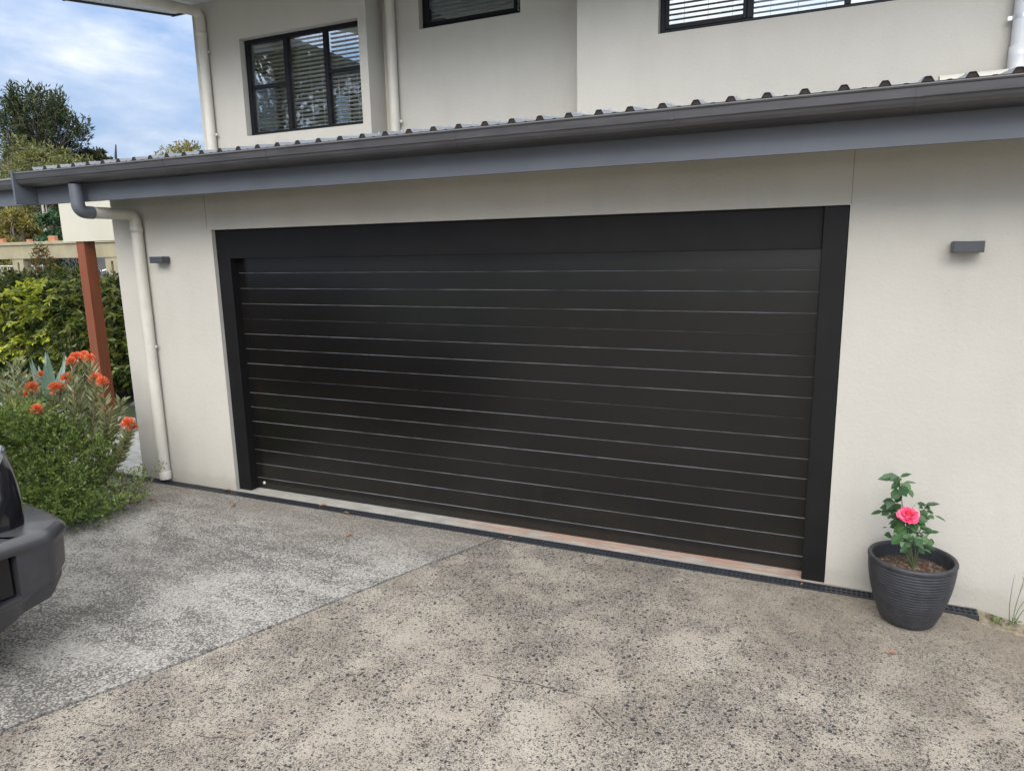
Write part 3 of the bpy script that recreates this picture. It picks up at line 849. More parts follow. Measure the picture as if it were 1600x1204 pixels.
# wall lamps
def wall_lamp(x0, x1, zb, zt, label):
    xc = (x0 + x1) / 2
    t = thing('wall_lamp', label, 'wall lamp', (xc, YW, (zb + zt) / 2), 'small wall lamps beside the garage door')
    b = MB(); b.box(x0, x1, YW - .095, YW - .012, zb, zt, b=.003); b.build('lamp_body', M['lamp'], t)
    b = MB(); b.box(x0 + .02, x1 - .02, YW - .0115, YW - .0005, zb + .008, zt - .008); b.build('back_plate', M['lamp'], t)
    b = MB(); b.box(x0 + .02, x1 - .02, YW - .075, YW - .03, zb - .002, zb + .004); b.build('lens', M['lens'], t); b = MB(); b.box(x0 + .02, x1 - .02, YW - .075, YW - .03, zt - .004, zt + .002); b.build('lens', M['lens'], t)
wall_lamp(.566, .706, 1.985, 2.043, 'grey box wall lamp on the cream wall above the potted rose')
wall_lamp(-5.335, -5.19, 1.99, 2.045, 'grey box wall lamp beside the cream downpipe left of the garage door')

# ------------------------------------------------------------------ leaves
def leaf_mesh(b, P, D, Nn, L, W, fold=.25, mi=0, six=False, droop=0.0):
    """diamond leaves. P base points, D directions, Nn side-up normals (n,3); L, W lengths"""
    P = np.asarray(P, float); D = np.asarray(D, float); D /= np.linalg.norm(D, axis=1)[:, None] + 1e-9
    S = np.cross(D, Nn); S /= np.linalg.norm(S, axis=1)[:, None] + 1e-9
    U = np.cross(S, D)
    L = np.broadcast_to(np.asarray(L, float), (len(P),))[:, None]; W = np.broadcast_to(np.asarray(W, float), (len(P),))[:, None]
    base = P
    if not six:
        mid = P + D * L * .45
        vs = np.stack([base, mid + S * W * .5 + U * W * fold, P + D * L - U * L * droop, mid - S * W * .5 + U * W * fold], 1).reshape(-1, 3)
        k = 4; tri = ((0, 1, 2), (0, 2, 3))
    else:
        m1 = P + D * L * .30; m2 = P + D * L * .65 - U * L * droop * .35
        tip = P + D * L - U * L * droop
        vs = np.stack([base, m1 + S * W * .46 + U * W * fold, m2 + S * W * .42 + U * W * fold * .8, tip, m2 - S * W * .42 + U * W * fold * .8, m1 - S * W * .46 + U * W * fold], 1).reshape(-1, 3)
        k = 6; tri = ((0, 1, 2, 3), (0, 3, 4, 5))
    o = len(b.v); b.v += [tuple(v) for v in vs.tolist()]
    for i in range(len(P)):
        q = o + i * k
        for t in tri: b.f.append(tuple(q + j for j in t)); b.mi.append(mi); b.sm.append(False)
def rdir(n, up=0.0, flat=1.0):
    d = rng.normal(size=(n, 3)); d[:, 2] = d[:, 2] * flat + up
    return d / np.linalg.norm(d, axis=1)[:, None]
def in_ball(n): 
    d = rng.normal(size=(n, 3)); d /= np.linalg.norm(d, axis=1)[:, None]
    return d * rng.random((n, 1)) ** (1 / 2.2)

def clump_leaves(b, c, rad, n, L, W, up=.3, mi=0, hang=0.0, **k):
    q = in_ball(n); P = np.asarray(c) + q * np.asarray(rad)
    D = q * .8 + rdir(n, up); D[:, 2] -= hang
    leaf_mesh(b, P, D, rdir(n, .8), L * rng.uniform(.7, 1.25, n), W * rng.uniform(.7, 1.25, n), mi=mi, **k)

def branchy(b, base, tips, r0, r1, kink=.15, steps=6):
    for tp in tips:
        a = Vector(base); c = Vector(tp); d = (c - a)
        off = Vector((rnd.uniform(-1, 1), rnd.uniform(-1, 1), rnd.uniform(-.3, .3))) * d.length * kink
        pts = []
        for i in range(steps + 1):
            t = i / steps; pts.append(a + d * t + off * math.sin(math.pi * t) + Vector((rnd.uniform(-1, 1), rnd.uniform(-1, 1), 0)) * d.length * .015)
        b.tube(pts, [r0 + (r1 - r0) * i / steps for i in range(steps + 1)], 6, cap=False)

def tree(name, label, loc, H, W, mat, bark, trunk_h, nclump, nleaf, L, Wd, style='round', group=None, seed=1, trunk_r=.18):
    global rng
    rng = np.random.default_rng(seed); rnd.seed(seed)
    t = thing(name, label, 'tree', loc, group)
    tr = MB(); top = Vector((rnd.uniform(-.2, .2) * W * .3, rnd.uniform(-.2, .2) * W * .3, H * .88))
    pts = [Vector((0, 0, -.5))] + [top * (i / 7) + Vector((rnd.uniform(-1, 1), rnd.uniform(-1, 1), 0)) * W * .015 for i in range(1, 8)]
    tr.tube(pts, [trunk_r * (1 - .11 * i) for i in range(8)], 8, cap=False)
    cr = MB(); ch = H - trunk_h
    for k in range(nclump):
        u = (k + .5) / nclump
        if style == 'pine':      # upswept tufts, ragged outline
            z = trunk_h + ch * u ** .8
            rr = W * .5 * (1 - .55 * max(0, u - .25) ** 1.4) * (.35 + .65 * min(1, u * 3.5)) * rnd.uniform(.35, 1.15)
            a = k * 2.399 + rnd.uniform(-.5, .5)
            c = Vector((rr * math.cos(a), rr * math.sin(a), z + rr * .25))
            rad = (W * .055, W * .055, W * .16)
            s = top * min(.95, max(.2, (z - ch * .22) / H))
            branchy(tr, s, [c], trunk_r * .22, .02, .10, 5)
            clump_leaves(cr, c, rad, nleaf, L, Wd, up=1.0, mi=0)
            c2 = s.lerp(c, .62) + Vector((0, 0, W * .03)); clump_leaves(cr, c2, tuple(x * .7 for x in rad), nleaf // 3, L, Wd, up=1.0)
        else:
            a = k * 2.399; v = rnd.uniform(-.75, 1.0); rr = W * .5 * math.sqrt(max(.02, 1 - v * v * .85)) * rnd.uniform(.55, 1.05)
            c = Vector((rr * math.cos(a), rr * math.sin(a), trunk_h + ch * (.5 + .46 * v)))
            s_ = W * rnd.uniform(.10, .17)
            branchy(tr, top * min(.95, max(.25, (c.z - ch * .3) / H)), [c], trunk_r * .3, .02, .12, 5)
            clump_leaves(cr, c, (s_, s_, s_ * .75), nleaf, L, Wd, up=.1 if style == 'round' else -.3, hang=.2 if style == 'gum' else 0)
    tr.build('trunk', bark, t, world=False); cr.build('crown', mat, t, world=False)
    return t

# far trees on the left
def at(px, py, y):       # a point of the photograph carried out to distance y
    f = 1102.44
    d = r2 * ((px - 800) / f) - u2 * ((py - 602) / f) + fw
    return Vector((0, 0, CAMZ)) + d * (y / d.y)
p = at(66, 262, 22); ptop = at(66, 158, 22)
tree('casuarina_tree', 'tall dark feathery tree standing above the left roof line', (p.x, 22, 0), ptop.z + .1, 3.9, M['pine'], M['bark'], p.z - .6, 84, 78, .26, .065, 'pine', seed=11, trunk_r=.16)
specs = [  # px, top py, width px, y, material, label
    (10, 214, 95, 20, 'gum', 'pale olive gum tree at the far left edge below the dark tree'),
    (112, 240, 60, 21, 'gum', 'low olive gum tree just right of the dark feathery tree'),
    (60, 243, 80, 19, 'gum', 'yellowish gum tree at the foot of the dark feathery tree'),
    (150, 238, 40, 24, 'forest', 'small dark tree right of the olive gums above the roof'),
    (285, 231, 90, 24, 'wattle', 'golden green tree top beside the upper storey corner'),
    (14, 334, 62, 16, 'wattle', 'golden wattle tree seen under the porch roof'),
]
for i, (px, py, wpx, y, mt, lb) in enumerate(specs):
    a = at(px, py, y); wd = (at(px + wpx / 2, py, y) - at(px - wpx / 2, py, y)).length
    depth = (a - Vector((0, 0, CAMZ))).length
    th = max(.8, a.z - wd * 1.0)
    tree('gum_tree' if mt == 'gum' else ('wattle_tree' if mt == 'wattle' else 'dark_tree'), lb, (a.x, y, 0), a.z + .05, wd, M[mt], M['bark'], th, 26, 170, .20, .07, 'round', 'trees beyond the house', seed=30 + i, trunk_r=.10)
# dark bush behind the parapet: pale trunks and shaded crowns
for i, (px, y, h, lb) in enumerate([(52, 19, 5.2, 'pale leaning trunk tree right of the golden wattle'), (70, 18, 5.0, 'pale straight trunk tree left of the rendered beam'), (64, 20, 5.1, 'thin pale trunk tree between two other pale trunks')]):
    a = at(px, 350, y)
    t = thing('gum_tree', lb, 'tree', (a.x, y, 0), 'pale trunk gums under the porch roof')
    b = MB(); rnd.seed(50 + i); lean = (.35, .02, -.2)[i]
    pts = [Vector((-lean * 1.6 + lean * z * .55 + rnd.uniform(-.03, .03), 0, z - .3)) for z in np.linspace(0, h, 12)]
    b.tube(pts, [.075 - .0038 * k for k in range(12)], 7, cap=False)
    branchy(b, pts[7], [pts[7] + Vector((-.35, .1, .9)), pts[7] + Vector((.4, -.1, 1.2))], .035, .012)
    branchy(b, pts[5], [pts[5] + Vector((.5, .1, .6))], .025, .008)
    b.build('trunk', M['palebark'], t, world=False)
    c = MB(); rng = np.random.default_rng(60 + i)
    for k in range(14): clump_leaves(c, pts[-1] + Vector((rnd.uniform(-1, 1), rnd.uniform(-.8, .8), rnd.uniform(-.3, .8))), (.4, .4, .3), 120, .16, .05)
    c.build('crown', M['gum'], t, world=False)
for i, (px, y, topy, wpx) in enumerate([(20, 26, 300, 130), (90, 25, 285, 120), (150, 27, 280, 130), (50, 30, 270, 150), (120, 29, 275, 130)]):
    a = at(px, topy, y); wd = (at(px + wpx / 2, topy, y) - at(px - wpx / 2, topy, y)).length
    tree('forest_tree', ('dark dense bush tree far behind the golden wattle', 'dark dense bush tree far behind the pale trunks', 'dark dense bush tree far behind the rendered beam', 'furthest dark bush tree behind the left eave', 'furthest dark bush tree behind the gutter elbow')[i], (a.x, y, 0), a.z, wd, M['forest'], M['bark'], .6, 46, 200, .28, .10, 'round', 'dark bush trees behind the parapet', seed=80 + i)
def shrub(name, label, loc, rad, mat, nclump, nleaf, L, W, seed, cat='shrub', shell=True, cr=(.18, .30), core=None, six=False, up=.3, group=None, mats2=None, frac2=.3):
    global rng
    rng = np.random.default_rng(seed); rnd.seed(seed)
    t = thing(name, label, cat, loc, group)
    st = MB(); b = MB()
    rx, ry, rz = rad
    for k in range(nclump):
        a = k * 2.399; v = rnd.uniform(-.85, 1); h = math.sqrt(max(.05, 1 - v * v * .8)); k_ = rnd.uniform(.72, 1.02) if shell else rnd.uniform(.2, 1)
        c = Vector((rx * h * k_ * math.cos(a), ry * h * k_ * math.sin(a), rz * (1 + v * .95)))
        q = rnd.uniform(*cr)
        if k % 3 == 0: branchy(st, (rnd.uniform(-.1, .1), rnd.uniform(-.1, .1), 0), [c], .018, .004, .12, 5)
        clump_leaves(b, c, (q, q, q * .8), nleaf, L, W, up=up, six=six, mi=1 if (mats2 and rnd.random() < frac2) else 0)
    if core:
        n = core; q = in_ball(n); P = q * np.array([rx * .86, ry * .86, rz * .9]) + np.array([0, 0, rz])
        leaf_mesh(b, P, rdir(n), rdir(n), L * 1.7, W * 2.2)
    st.build('stem', M['twig'], t, world=False)
    b.build('foliage', [mat, mats2] if mats2 else mat, t, world=False)
    return t
a = at(92, 330, 15)
shrub('evergreen_shrub', 'glossy dark green shrub left of the rendered beam', (a.x, 15, 0), (.75, .75, a.z / 2), M['shrubd'], 60, 90, .15, .08, 5)

# hedge of lilly pilly, one shrub beside the next
HY = 7.3
def hx(px, y=HY): return at(px, 520, y).x
hedge = [
    (5, 424, 1.15, 'hedgem', 'hedged', 'yellow green leafy hedge shrub at the left edge', 101),
    (66, 412, 1.0, 'hedgem', 'hedged', 'bright yellow green hedge shrub below the red tipped sapling', 102),
    (118, 432, .95, 'hedgem', 'hedged', 'mid green hedge shrub just left of the timber post', 103),
    (168, 428, .9, 'hedgem', 'hedged', 'mid green hedge shrub right of the timber post', 104),
    (212, 424, .95, 'hedgem', 'hedged', 'green hedge shrub disappearing behind the garage corner', 105),
]
for px, py, rx, m1, m2, lb, sd_ in hedge:
    a = at(px, py + 12, HY); zt = a.z
    shrub('hedge_shrub', lb, (a.x, HY, 0), (rx, .62, zt / 2), M[m1], 64, 110, .095, .038, sd_, 'hedge shrub', True, (.15, .27), 5000, False, -.1, 'lilly pilly hedge shrubs', M[m2], .45)
def sprays(t, n, y0, xr, zr, mat, ln, L, W, seed, droop=.25):
    global rng
    rng = np.random.default_rng(seed); rnd.seed(seed)
    st = MB(); b = MB(); P = []; D = []; N_ = []; LL = []
    for k in range(n):
        x = rnd.uniform(-1, 1) * xr; z = rnd.uniform(*zr); a = rnd.uniform(-1.0, 1.0)
        d = Vector((math.sin(a) * 1.2, -abs(math.cos(a)) * .7, rnd.uniform(-.35, 1.1))).normalized(); l = ln * rnd.uniform(.6, 1.3)
        o = Vector((x, -y0 + rnd.uniform(0, .15), z)); pts = [o + d * l * u + Vector((0, 0, -droop * l * u * u)) for u in (0, .25, .5, .75, 1)]
        st.tube(pts, [.006, .005, .004, .003, .002], 4, cap=False)
        side = d.cross(Vector((0, 0, 1))).normalized(); m = int(12 + l * 22)
        for i in range(m):
            u = .12 + .88 * i / m; q = o + d * l * u + Vector((0, 0, -droop * l * u * u)); s_ = 1 if i % 2 else -1
            P.append(q); D.append(d * .7 + side * s_ * (.95 - .5 * u) + Vector((rnd.uniform(-.45, .45), rnd.uniform(-.4, .3), rnd.uniform(-.75, .3))))
            N_.append(Vector((rnd.uniform(-.7, .7), rnd.uniform(-.9, .2), .8))); LL.append(L * rnd.uniform(.75, 1.2))
    LL = np.array(LL); leaf_mesh(b, np.array(P), np.array(D), np.array(N_), LL, LL * W / L, fold=.12, six=True, droop=.15)
    for src, mt_, nm in ((st, M['twig'], 'stem'), (b, mat, 'foliage')):
        ob = [o for o in scene.objects if o.parent == t and o.name.startswith(nm)][0]
        me = ob.data; me.materials.append(mt_); mi_ = len(me.materials) - 1
        tmp = src.build('joined', [mt_] * (mi_ + 1)); bm = bmesh.new(); bm.from_mesh(me); k0_ = len(bm.faces)
        bm.from_mesh(tmp.data); bm.faces.ensure_lookup_table()
        for f_ in bm.faces[k0_:]: f_.material_index = mi_
        bm.to_mesh(me); bm.free(); bpy.data.objects.remove(tmp)
hs = {o['label'].split()[0] + str(int(o.location.x * 10)): o for o in scene.objects if o.name.startswith('hedge_shrub')}
hl_ = sorted([o for o in scene.objects if o.name.startswith('hedge_shrub')], key=lambda o: o.location.x)
for i, (n_, zr, mt) in enumerate(((85, (.5, 1.72), 'hedgey'), (100, (.6, 1.8), 'hedgey'), (30, (.5, 1.62), 'hedgel'), (22, (.4, 1.7), 'hedgel'), (22, (.3, 1.65), 'hedgel'))):
    sprays(hl_[i], n_, .52, .85, zr, M[mt], .40, .095, .038, 140 + i)
# dark backing shrubs that close the hedge
for i, (px, w_) in enumerate(((30, 1.5), (120, 1.4), (200, 1.4))):
    a = at(px, 450, HY + .75)
    shrub('backing_shrub', ('dark leafy shrub in the shade behind the yellow green hedge', 'dark leafy shrub in the shade behind the timber post', 'dark leafy shrub behind the hedge at the garage corner')[i], (a.x, HY + .75, 0), (w_, .6, a.z / 2), M['hedged'], 60, 160, .09, .045, 120 + i, 'shrub', True, (.25, .4), 7000, False, .1, 'dark shrubs behind the hedge')
a = at(64, 390, HY - .1)
t = thing('sapling', 'slim red tipped sapling poking above the hedge', 'sapling', (a.x, HY - .1, 0)); rng = np.random.default_rng(3)
b = MB(); b.tube([(0, 0, 0), (.03, 0, a.z * .5), (0, 0, a.z)], [.016, .012, .004], 6); b.build('stem', M['twig'], t, world=False)
b = MB()
for k in range(34):
    u = k / 33; z = a.z - .75 + .78 * u; r_ = .30 * (1 - u) + .03; an = k * 2.4
    clump_leaves(b, (r_ * math.cos(an), r_ * math.sin(an), z), (.07, .07, .07), 26, .055, .022, up=.8)
b.build('foliage', M['hedgeo'], t, world=False)

# feathery green bush in the bed
def feathery(label, loc, lobes, seed, nsprig):
    global rng
    rng = np.random.default_rng(seed); rnd.seed(seed)
    t = thing('green_bush', label, 'bush', loc)
    st = MB(); b = MB(); P = []; D = []; Nn = []; L = []
    tot = sum(l[6] for l in lobes)
    for cx, cy, cz, rx, ry, rz, wt in lobes:
        for k in range(int(nsprig * wt / tot)):
            d = rdir(1, .35)[0]; d[2] = abs(d[2]) * rnd.choice((1, 1, -.45))
            q = rnd.uniform(.62, 1.05)
            c = np.array([cx + d[0] * rx * q, cy + d[1] * ry * q, max(.03, cz + d[2] * rz * q)])
            sd_ = d * .7 + rdir(1, .7)[0] * .8; sd_ /= np.linalg.norm(sd_)
            ln = rnd.uniform(.07, .16); side = np.cross(sd_, rdir(1)[0]); side /= np.linalg.norm(side)
            if k % 5 == 0: st.tube([(c - sd_ * ln * 1.2), c, c + sd_ * ln], [.0022, .0018, .0008], 4, cap=False)
            m = rnd.randint(8, 13)
            for i in range(m):
                u = i / (m - 1); s_ = 1 if i % 2 else -1
                P.append(c + sd_ * ln * u); D.append(sd_ * (.5 + u * .6) + side * s_ * (1.15 - u) + rdir(1)[0] * .25); Nn.append(np.cross(sd_, side) + rdir(1)[0] * .5)
                L.append(rnd.uniform(.020, .040) * (1.15 - .35 * u))
    L = np.array(L); leaf_mesh(b, P, D, np.array(Nn), L, L * .55, fold=.12, droop=.1)
    # main stems
    for cx, cy, cz, rx, ry, rz, wt in lobes:
        for k in range(6):
            an = rnd.uniform(0, 6.28); branchy(st, (cx * .8, cy, .02), [(cx + rx * .8 * math.cos(an), cy + ry * .8 * math.sin(an), cz + rz * rnd.uniform(-.2, .8))], .006, .002, .1, 5)
    st.build('stem', M['stem'], t, world=False); b.build('foliage', M['bushgreen'], t, world=False)
    return t
feathery('bright green feathery bush spilling onto the driveway beside the car', (-5.9, 3.45, 0),
         [(-.25, 0, .42, .62, .42, .40, 5), (.30, -.12, .24, .46, .34, .26, 3), (.50, -.22, .13, .34, .26, .17, 1.8), (.70, .02, .09, .22, .2, .11, .7), (.20, .18, .34, .40, .28, .34, 2), (-.85, .05, .40, .45, .4, .36, 2.4), (-.1, .05, .62, .38, .3, .22, 1.6)], 21, 2700)
# airy runners of the bush on its right side
rnd.seed(5); rng = np.random.default_rng(5)
t = thing('wispy_plant', 'thin wispy weed with tiny leaves right of the green bush', 'weed', (-5.3, 3.85, 0))
st = MB(); b = MB()
for k in range(16):
    tip = Vector((rnd.uniform(-.1, .55), rnd.uniform(-.25, .25), rnd.uniform(.12, .42)))
    branchy(st, (rnd.uniform(-.15, .05), rnd.uniform(-.1, .1), 0), [tip], .004, .0012, .2, 6)
    for j in range(6):
        c = tip * rnd.uniform(.5, 1.02); clump_leaves(b, c, (.04, .04, .03), 9, .022, .014)
st.build('stem', M['twig'], t, world=False); b.build('foliage', M['bushgreen'], t, world=False)

# pincushion shrub with orange flowers
def pincushion():
    global rng
    rng = np.random.default_rng(8); rnd.seed(8)
    t = thing('pincushion_shrub', 'grey leaved shrub with orange red pincushion flowers by the timber post', 'flowering shrub', (-6.0, 3.75, 0))
    st = MB(); lf = MB()
    Y = 3.85
    tips = [(120, 560, 0.0, .062), (132, 556, .08, .05), (112, 566, -.08, .05), (140, 560, .05, .05), (150, 592, 0.05, .06), (160, 597, -.02, .055), (105, 592, -.06, .058), (86, 607, -.15, .06), (95, 606, -.1, .048), (64, 588, .25, .058),
            (50, 606, -.1, .062), (44, 616, -.05, .045), (24, 636, -.2, .058), (58, 640, -.3, .055), (200, 662, .0, .062), (206, 668, .04, .05), (159, 680, .1, .05), (22, 654, -.3, .045)]
    root = Vector((-6.0, 3.75, .05)); heads = []
    root2 = Vector((-5.75, 3.85, .05)); root3 = Vector((-6.6, 3.8, .05))
    for px, py, dy, r_ in tips:
        c = at(px, py, Y + dy); rr = root2 if px > 95 else root3
        stemtop = c - Vector((0, 0, .02))
        d = stemtop - rr; mid = rr + d * .5 + Vector((d.x * .12, rnd.uniform(-.1, .1), d.z * -.12))
        pts = [rr * (1 - u) ** 2 + mid * 2 * u * (1 - u) + stemtop * u * u for u in [i / 9 for i in range(10)]]
        st.tube(pts, [.011 - .0008 * i for i in range(10)], 6, cap=False)
        ax = (pts[-1] - pts[-2]).normalized(); ax = (ax + Vector((0, -.25, .6))).normalized()
        heads.append((c, ax, r_ * .84))
        # narrow leaves along the upper stem
        n = 95; u = rng.uniform(.52, 1.0, n); P = []; D = []
        for uu in u:
            i = min(8, int(uu * 9)); fr_ = uu * 9 - i; q = pts[i].lerp(pts[i + 1], fr_); P.append(q); tdir = (pts[i + 1] - pts[i]).normalized()
            an = rnd.uniform(0, 6.28); s1 = tdir.orthogonal().normalized(); s2 = tdir.cross(s1)
            D.append(tdir * .75 + (s1 * math.cos(an) + s2 * math.sin(an)) * .8 + Vector((0, 0, .15)))
        leaf_mesh(lf, np.array(P), np.array(D), rdir(n, .8), rng.uniform(.07, .115, n), rng.uniform(.014, .021, n), fold=.1)
    # leafy side shoots without flowers
    for px, py, dy in [(125, 600, .15), (100, 625, .1), (175, 640, .1), (185, 700, .15), (190, 625, .2), (140, 640, .1), (170, 665, .05), (115, 650, .0), (20, 570, .1), (30, 560, .2), (8, 600, .1), (40, 590, .3), (15, 620, 0), (150, 615, .15), (75, 640, .1), (130, 690, .1), (195, 690, .1), (160, 650, .2), (105, 610, .2), (5, 585, .2), (35, 610, .1)]:
        c = at(px, py, Y + dy); rr = root2 if px > 95 else root3; d = c - rr
        pts = [rr + d * u + Vector((0, 0, -.15 * d.length * math.sin(math.pi * u) * .5)) for u in [i / 8 for i in range(9)]]
        st.tube(pts, [.008 - .0007 * i for i in range(9)], 5, cap=False)
        n = 120; P = []; D = []
        for uu in rng.uniform(.55, 1.0, n):
            i = min(7, int(uu * 8)); q = pts[i].lerp(pts[i + 1], uu * 8 - i); tdir = (pts[i + 1] - pts[i]).normalized(); an = rnd.uniform(0, 6.28); s1 = tdir.orthogonal().normalized(); s2 = tdir.cross(s1)
            P.append(q); D.append(tdir * .8 + (s1 * math.cos(an) + s2 * math.sin(an)) * .8)
        leaf_mesh(lf, np.array(P), np.array(D), rdir(n, .8), rng.uniform(.065, .115, n), rng.uniform(.013, .02, n), fold=.1)
    st.build('stem', M['twig'], t); lf.build('foliage', M['greyleaf'], t)
    for c, ax, r_ in heads:
        f = MB(); n = 150; d = rdir(n); d = d + np.array(ax) * .75; d /= np.linalg.norm(d, axis=1)[:, None]
        P = np.repeat(np.array([c]), n, 0) + d * r_ * .15
        s1 = np.array(ax.orthogonal()); 
        leaf_mesh(f, P, d, rdir(n), r_ * rng.uniform(.8, 1.1, n), .0065, fold=.3, droop=-.12)
        leaf_mesh(f, P + d * r_ * .72, d + rdir(n) * .3, rdir(n), r_ * .32, .008, fold=.2)
        f.build('flower', M['pin'], t)
pincushion()
# agave
rng = np.random.default_rng(9); rnd.seed(9)
t = thing('agave', 'blue green agave rosette behind the orange flowers', 'agave', (-7.0, 4.15, 0))
b = MB(); c0 = at(76, 610, 4.15); c0 = Vector((c0.x, 4.15, c0.z))
for k in range(15):
    an = k * 2.4; tilt = .22 + .075 * k; ln = rnd.uniform(.46, .54) * (1 - .012 * k)
    d = Vector((math.cos(an) * math.sin(tilt), math.sin(an) * math.sin(tilt), math.cos(tilt)))
    side = d.cross(Vector((math.cos(an), math.sin(an), .2))).normalized(); upv = side.cross(d)
    vs = []; S_ = 8
    for i in range(S_ + 1):
        u = i / S_; wd = .042 * (0.75 + .5 * math.sin(math.pi * min(1, u * 1.2))) * (1 - u ** 3) + .001
        p = c0 + Vector((0, 0, -.12)) + d * ln * u - upv * .05 * u * u
        vs += [p + side * wd + upv * .014 * (1 - u), p + upv * -.012 * (1 - u), p - side * wd + upv * .014 * (1 - u)]
    fs = []
    for i in range(S_): fs += [(i * 3, i * 3 + 1, i * 3 + 4, i * 3 + 3), (i * 3 + 1, i * 3 + 2, i * 3 + 5, i * 3 + 4)]
    b.add(vs, fs, smooth=True)
b.build('leaf_rosette', M['agave'], t)
b = MB(); b.tube([(-7.0, 4.15, 0), (c0.x, 4.15, c0.z - .1)], [.06, .05], 8); b.build('stem', M['bark'], t)
# little weed by the right wall
t = thing('wall_weed', 'small weed with tall thin seed stalks by the right wall', 'weed', (1.0, 4.36, -.03)); rnd.seed(4); rng = np.random.default_rng(4)
b = MB()
for p in ([(.02, 0, 0), (.03, 0, .12), (.045, -.01, .25), (.05, -.01, .33)], [(.02, 0, 0), (.045, 0, .10), (.085, -.01, .21), (.10, -.01, .27)], [(.01, 0, 0), (.0, 0, .1), (.0, -.01, .22), (.005, -.01, .30)], [(.03, 0, 0), (.06, 0, .08), (.1, -.01, .17), (.12, 0, .22)]):
    b.tube(p, [.0022, .0018, .0014, .0007], 5)
b.build('stalk', M['stem'], t, world=False)
b = MB()
for k in range(8): clump_leaves(b, (rnd.uniform(-.10, .05), rnd.uniform(-.03, .02), .015), (.018, .018, .010), 7, .02, .011, up=.3)
for k in range(14):
    q = k / 13; clump_leaves(b, (.045 + .005 * q, -.01, .2 + .13 * q), (.004, .004, .004), 2, .012, .004, up=1)
b.build('foliage', M['bushgreen'], t, world=False)

# ------------------------------------------------------------------ pot with rose
PX, PY = .492, 4.145
PZ = gz(PX, PY) + .001
t = thing('plant_pot', 'round charcoal ribbed plant pot holding the pink rose', 'plant pot', (PX, PY, PZ))
prof = [(0, 0), (.125, 0), (.140, .008)]
def pr_(z):
    u = z / .372; return .142 + .093 * math.sin(min(1, u * 1.02) * math.pi / 2) ** .85
n = 110
for i in range(1, n):
    z = .010 + (.345 - .010) * i / n
    ribf = max(0, min(1, (z - .06) / .08))
    prof.append((pr_(z) + .0016 * ribf * math.sin(z * 2 * math.pi / .0165), z))
prof += [(.2365, .348), (.2395, .356), (.2395, .366), (.236, .372), (.222, .373), (.216, .369), (.213, .355), (.209, .30), (.204, .28)]
prof = [(r * .905, z) for r, z in prof]
b = MB(); b.lathe(prof, seg=72); b.build('pot_body', M['pot'], t, world=False)
b = MB(); vs = [(0, 0, .31)]; fs = []; S = 40
for q, k in enumerate((.3, .6, .85, 1.0)):
    for i in range(S): a = 2 * math.pi * i / S; vs.append((.189 * k * math.cos(a), .189 * k * math.sin(a), .312 - .02 * k * k + rnd.uniform(-.006, .006) * (k < 1)))
for i in range(S): fs.append((0, 1 + i, 1 + (i + 1) % S))
for q in range(3):
    for i in range(S): a0 = 1 + q * S; fs.append((a0 + i, a0 + S + i, a0 + S + (i + 1) % S, a0 + (i + 1) % S))
b.add(vs, fs, smooth=True); b.build('soil', M['soil'], t, world=False)
rng = np.random.default_rng(2); b = MB(); n = 170
q = rng.uniform(-1, 1, (n, 2)); q = q[(q ** 2).sum(1) < .95]; n = len(q)
leaf_mesh(b, np.c_[q * .18, np.full(n, .305) - .02 * (q ** 2).sum(1)], np.c_[rng.normal(size=(n, 2)), rng.normal(size=n) * .12], np.tile([0, 0, 1.], (n, 1)), rng.uniform(.008, .028, n), rng.uniform(.003, .007, n), fold=.1)
b.build('mulch_chips', m_leaf('bark chips', [(.05, .03, .02), (.12, .075, .05), (.22, .15, .10), (.36, .28, .2)], 0, .9), t, world=False)['kind'] = 'stuff'
lb_ = MB(); lb_.box(-.006, .006, -.0006, .0006, -.02, .10, M=Matrix.Translation((.085, -.078, .295)) @ Matrix.Rotation(R(-28), 4, 'Y') @ Matrix.Rotation(R(20), 4, 'X'))
tag(lb_.build('plant_stake', simple('brown plastic', (.16, .07, .045), .5)), 'thin brown stake leaning in the soil of the rose pot', 'stake').location = (PX, PY, PZ)

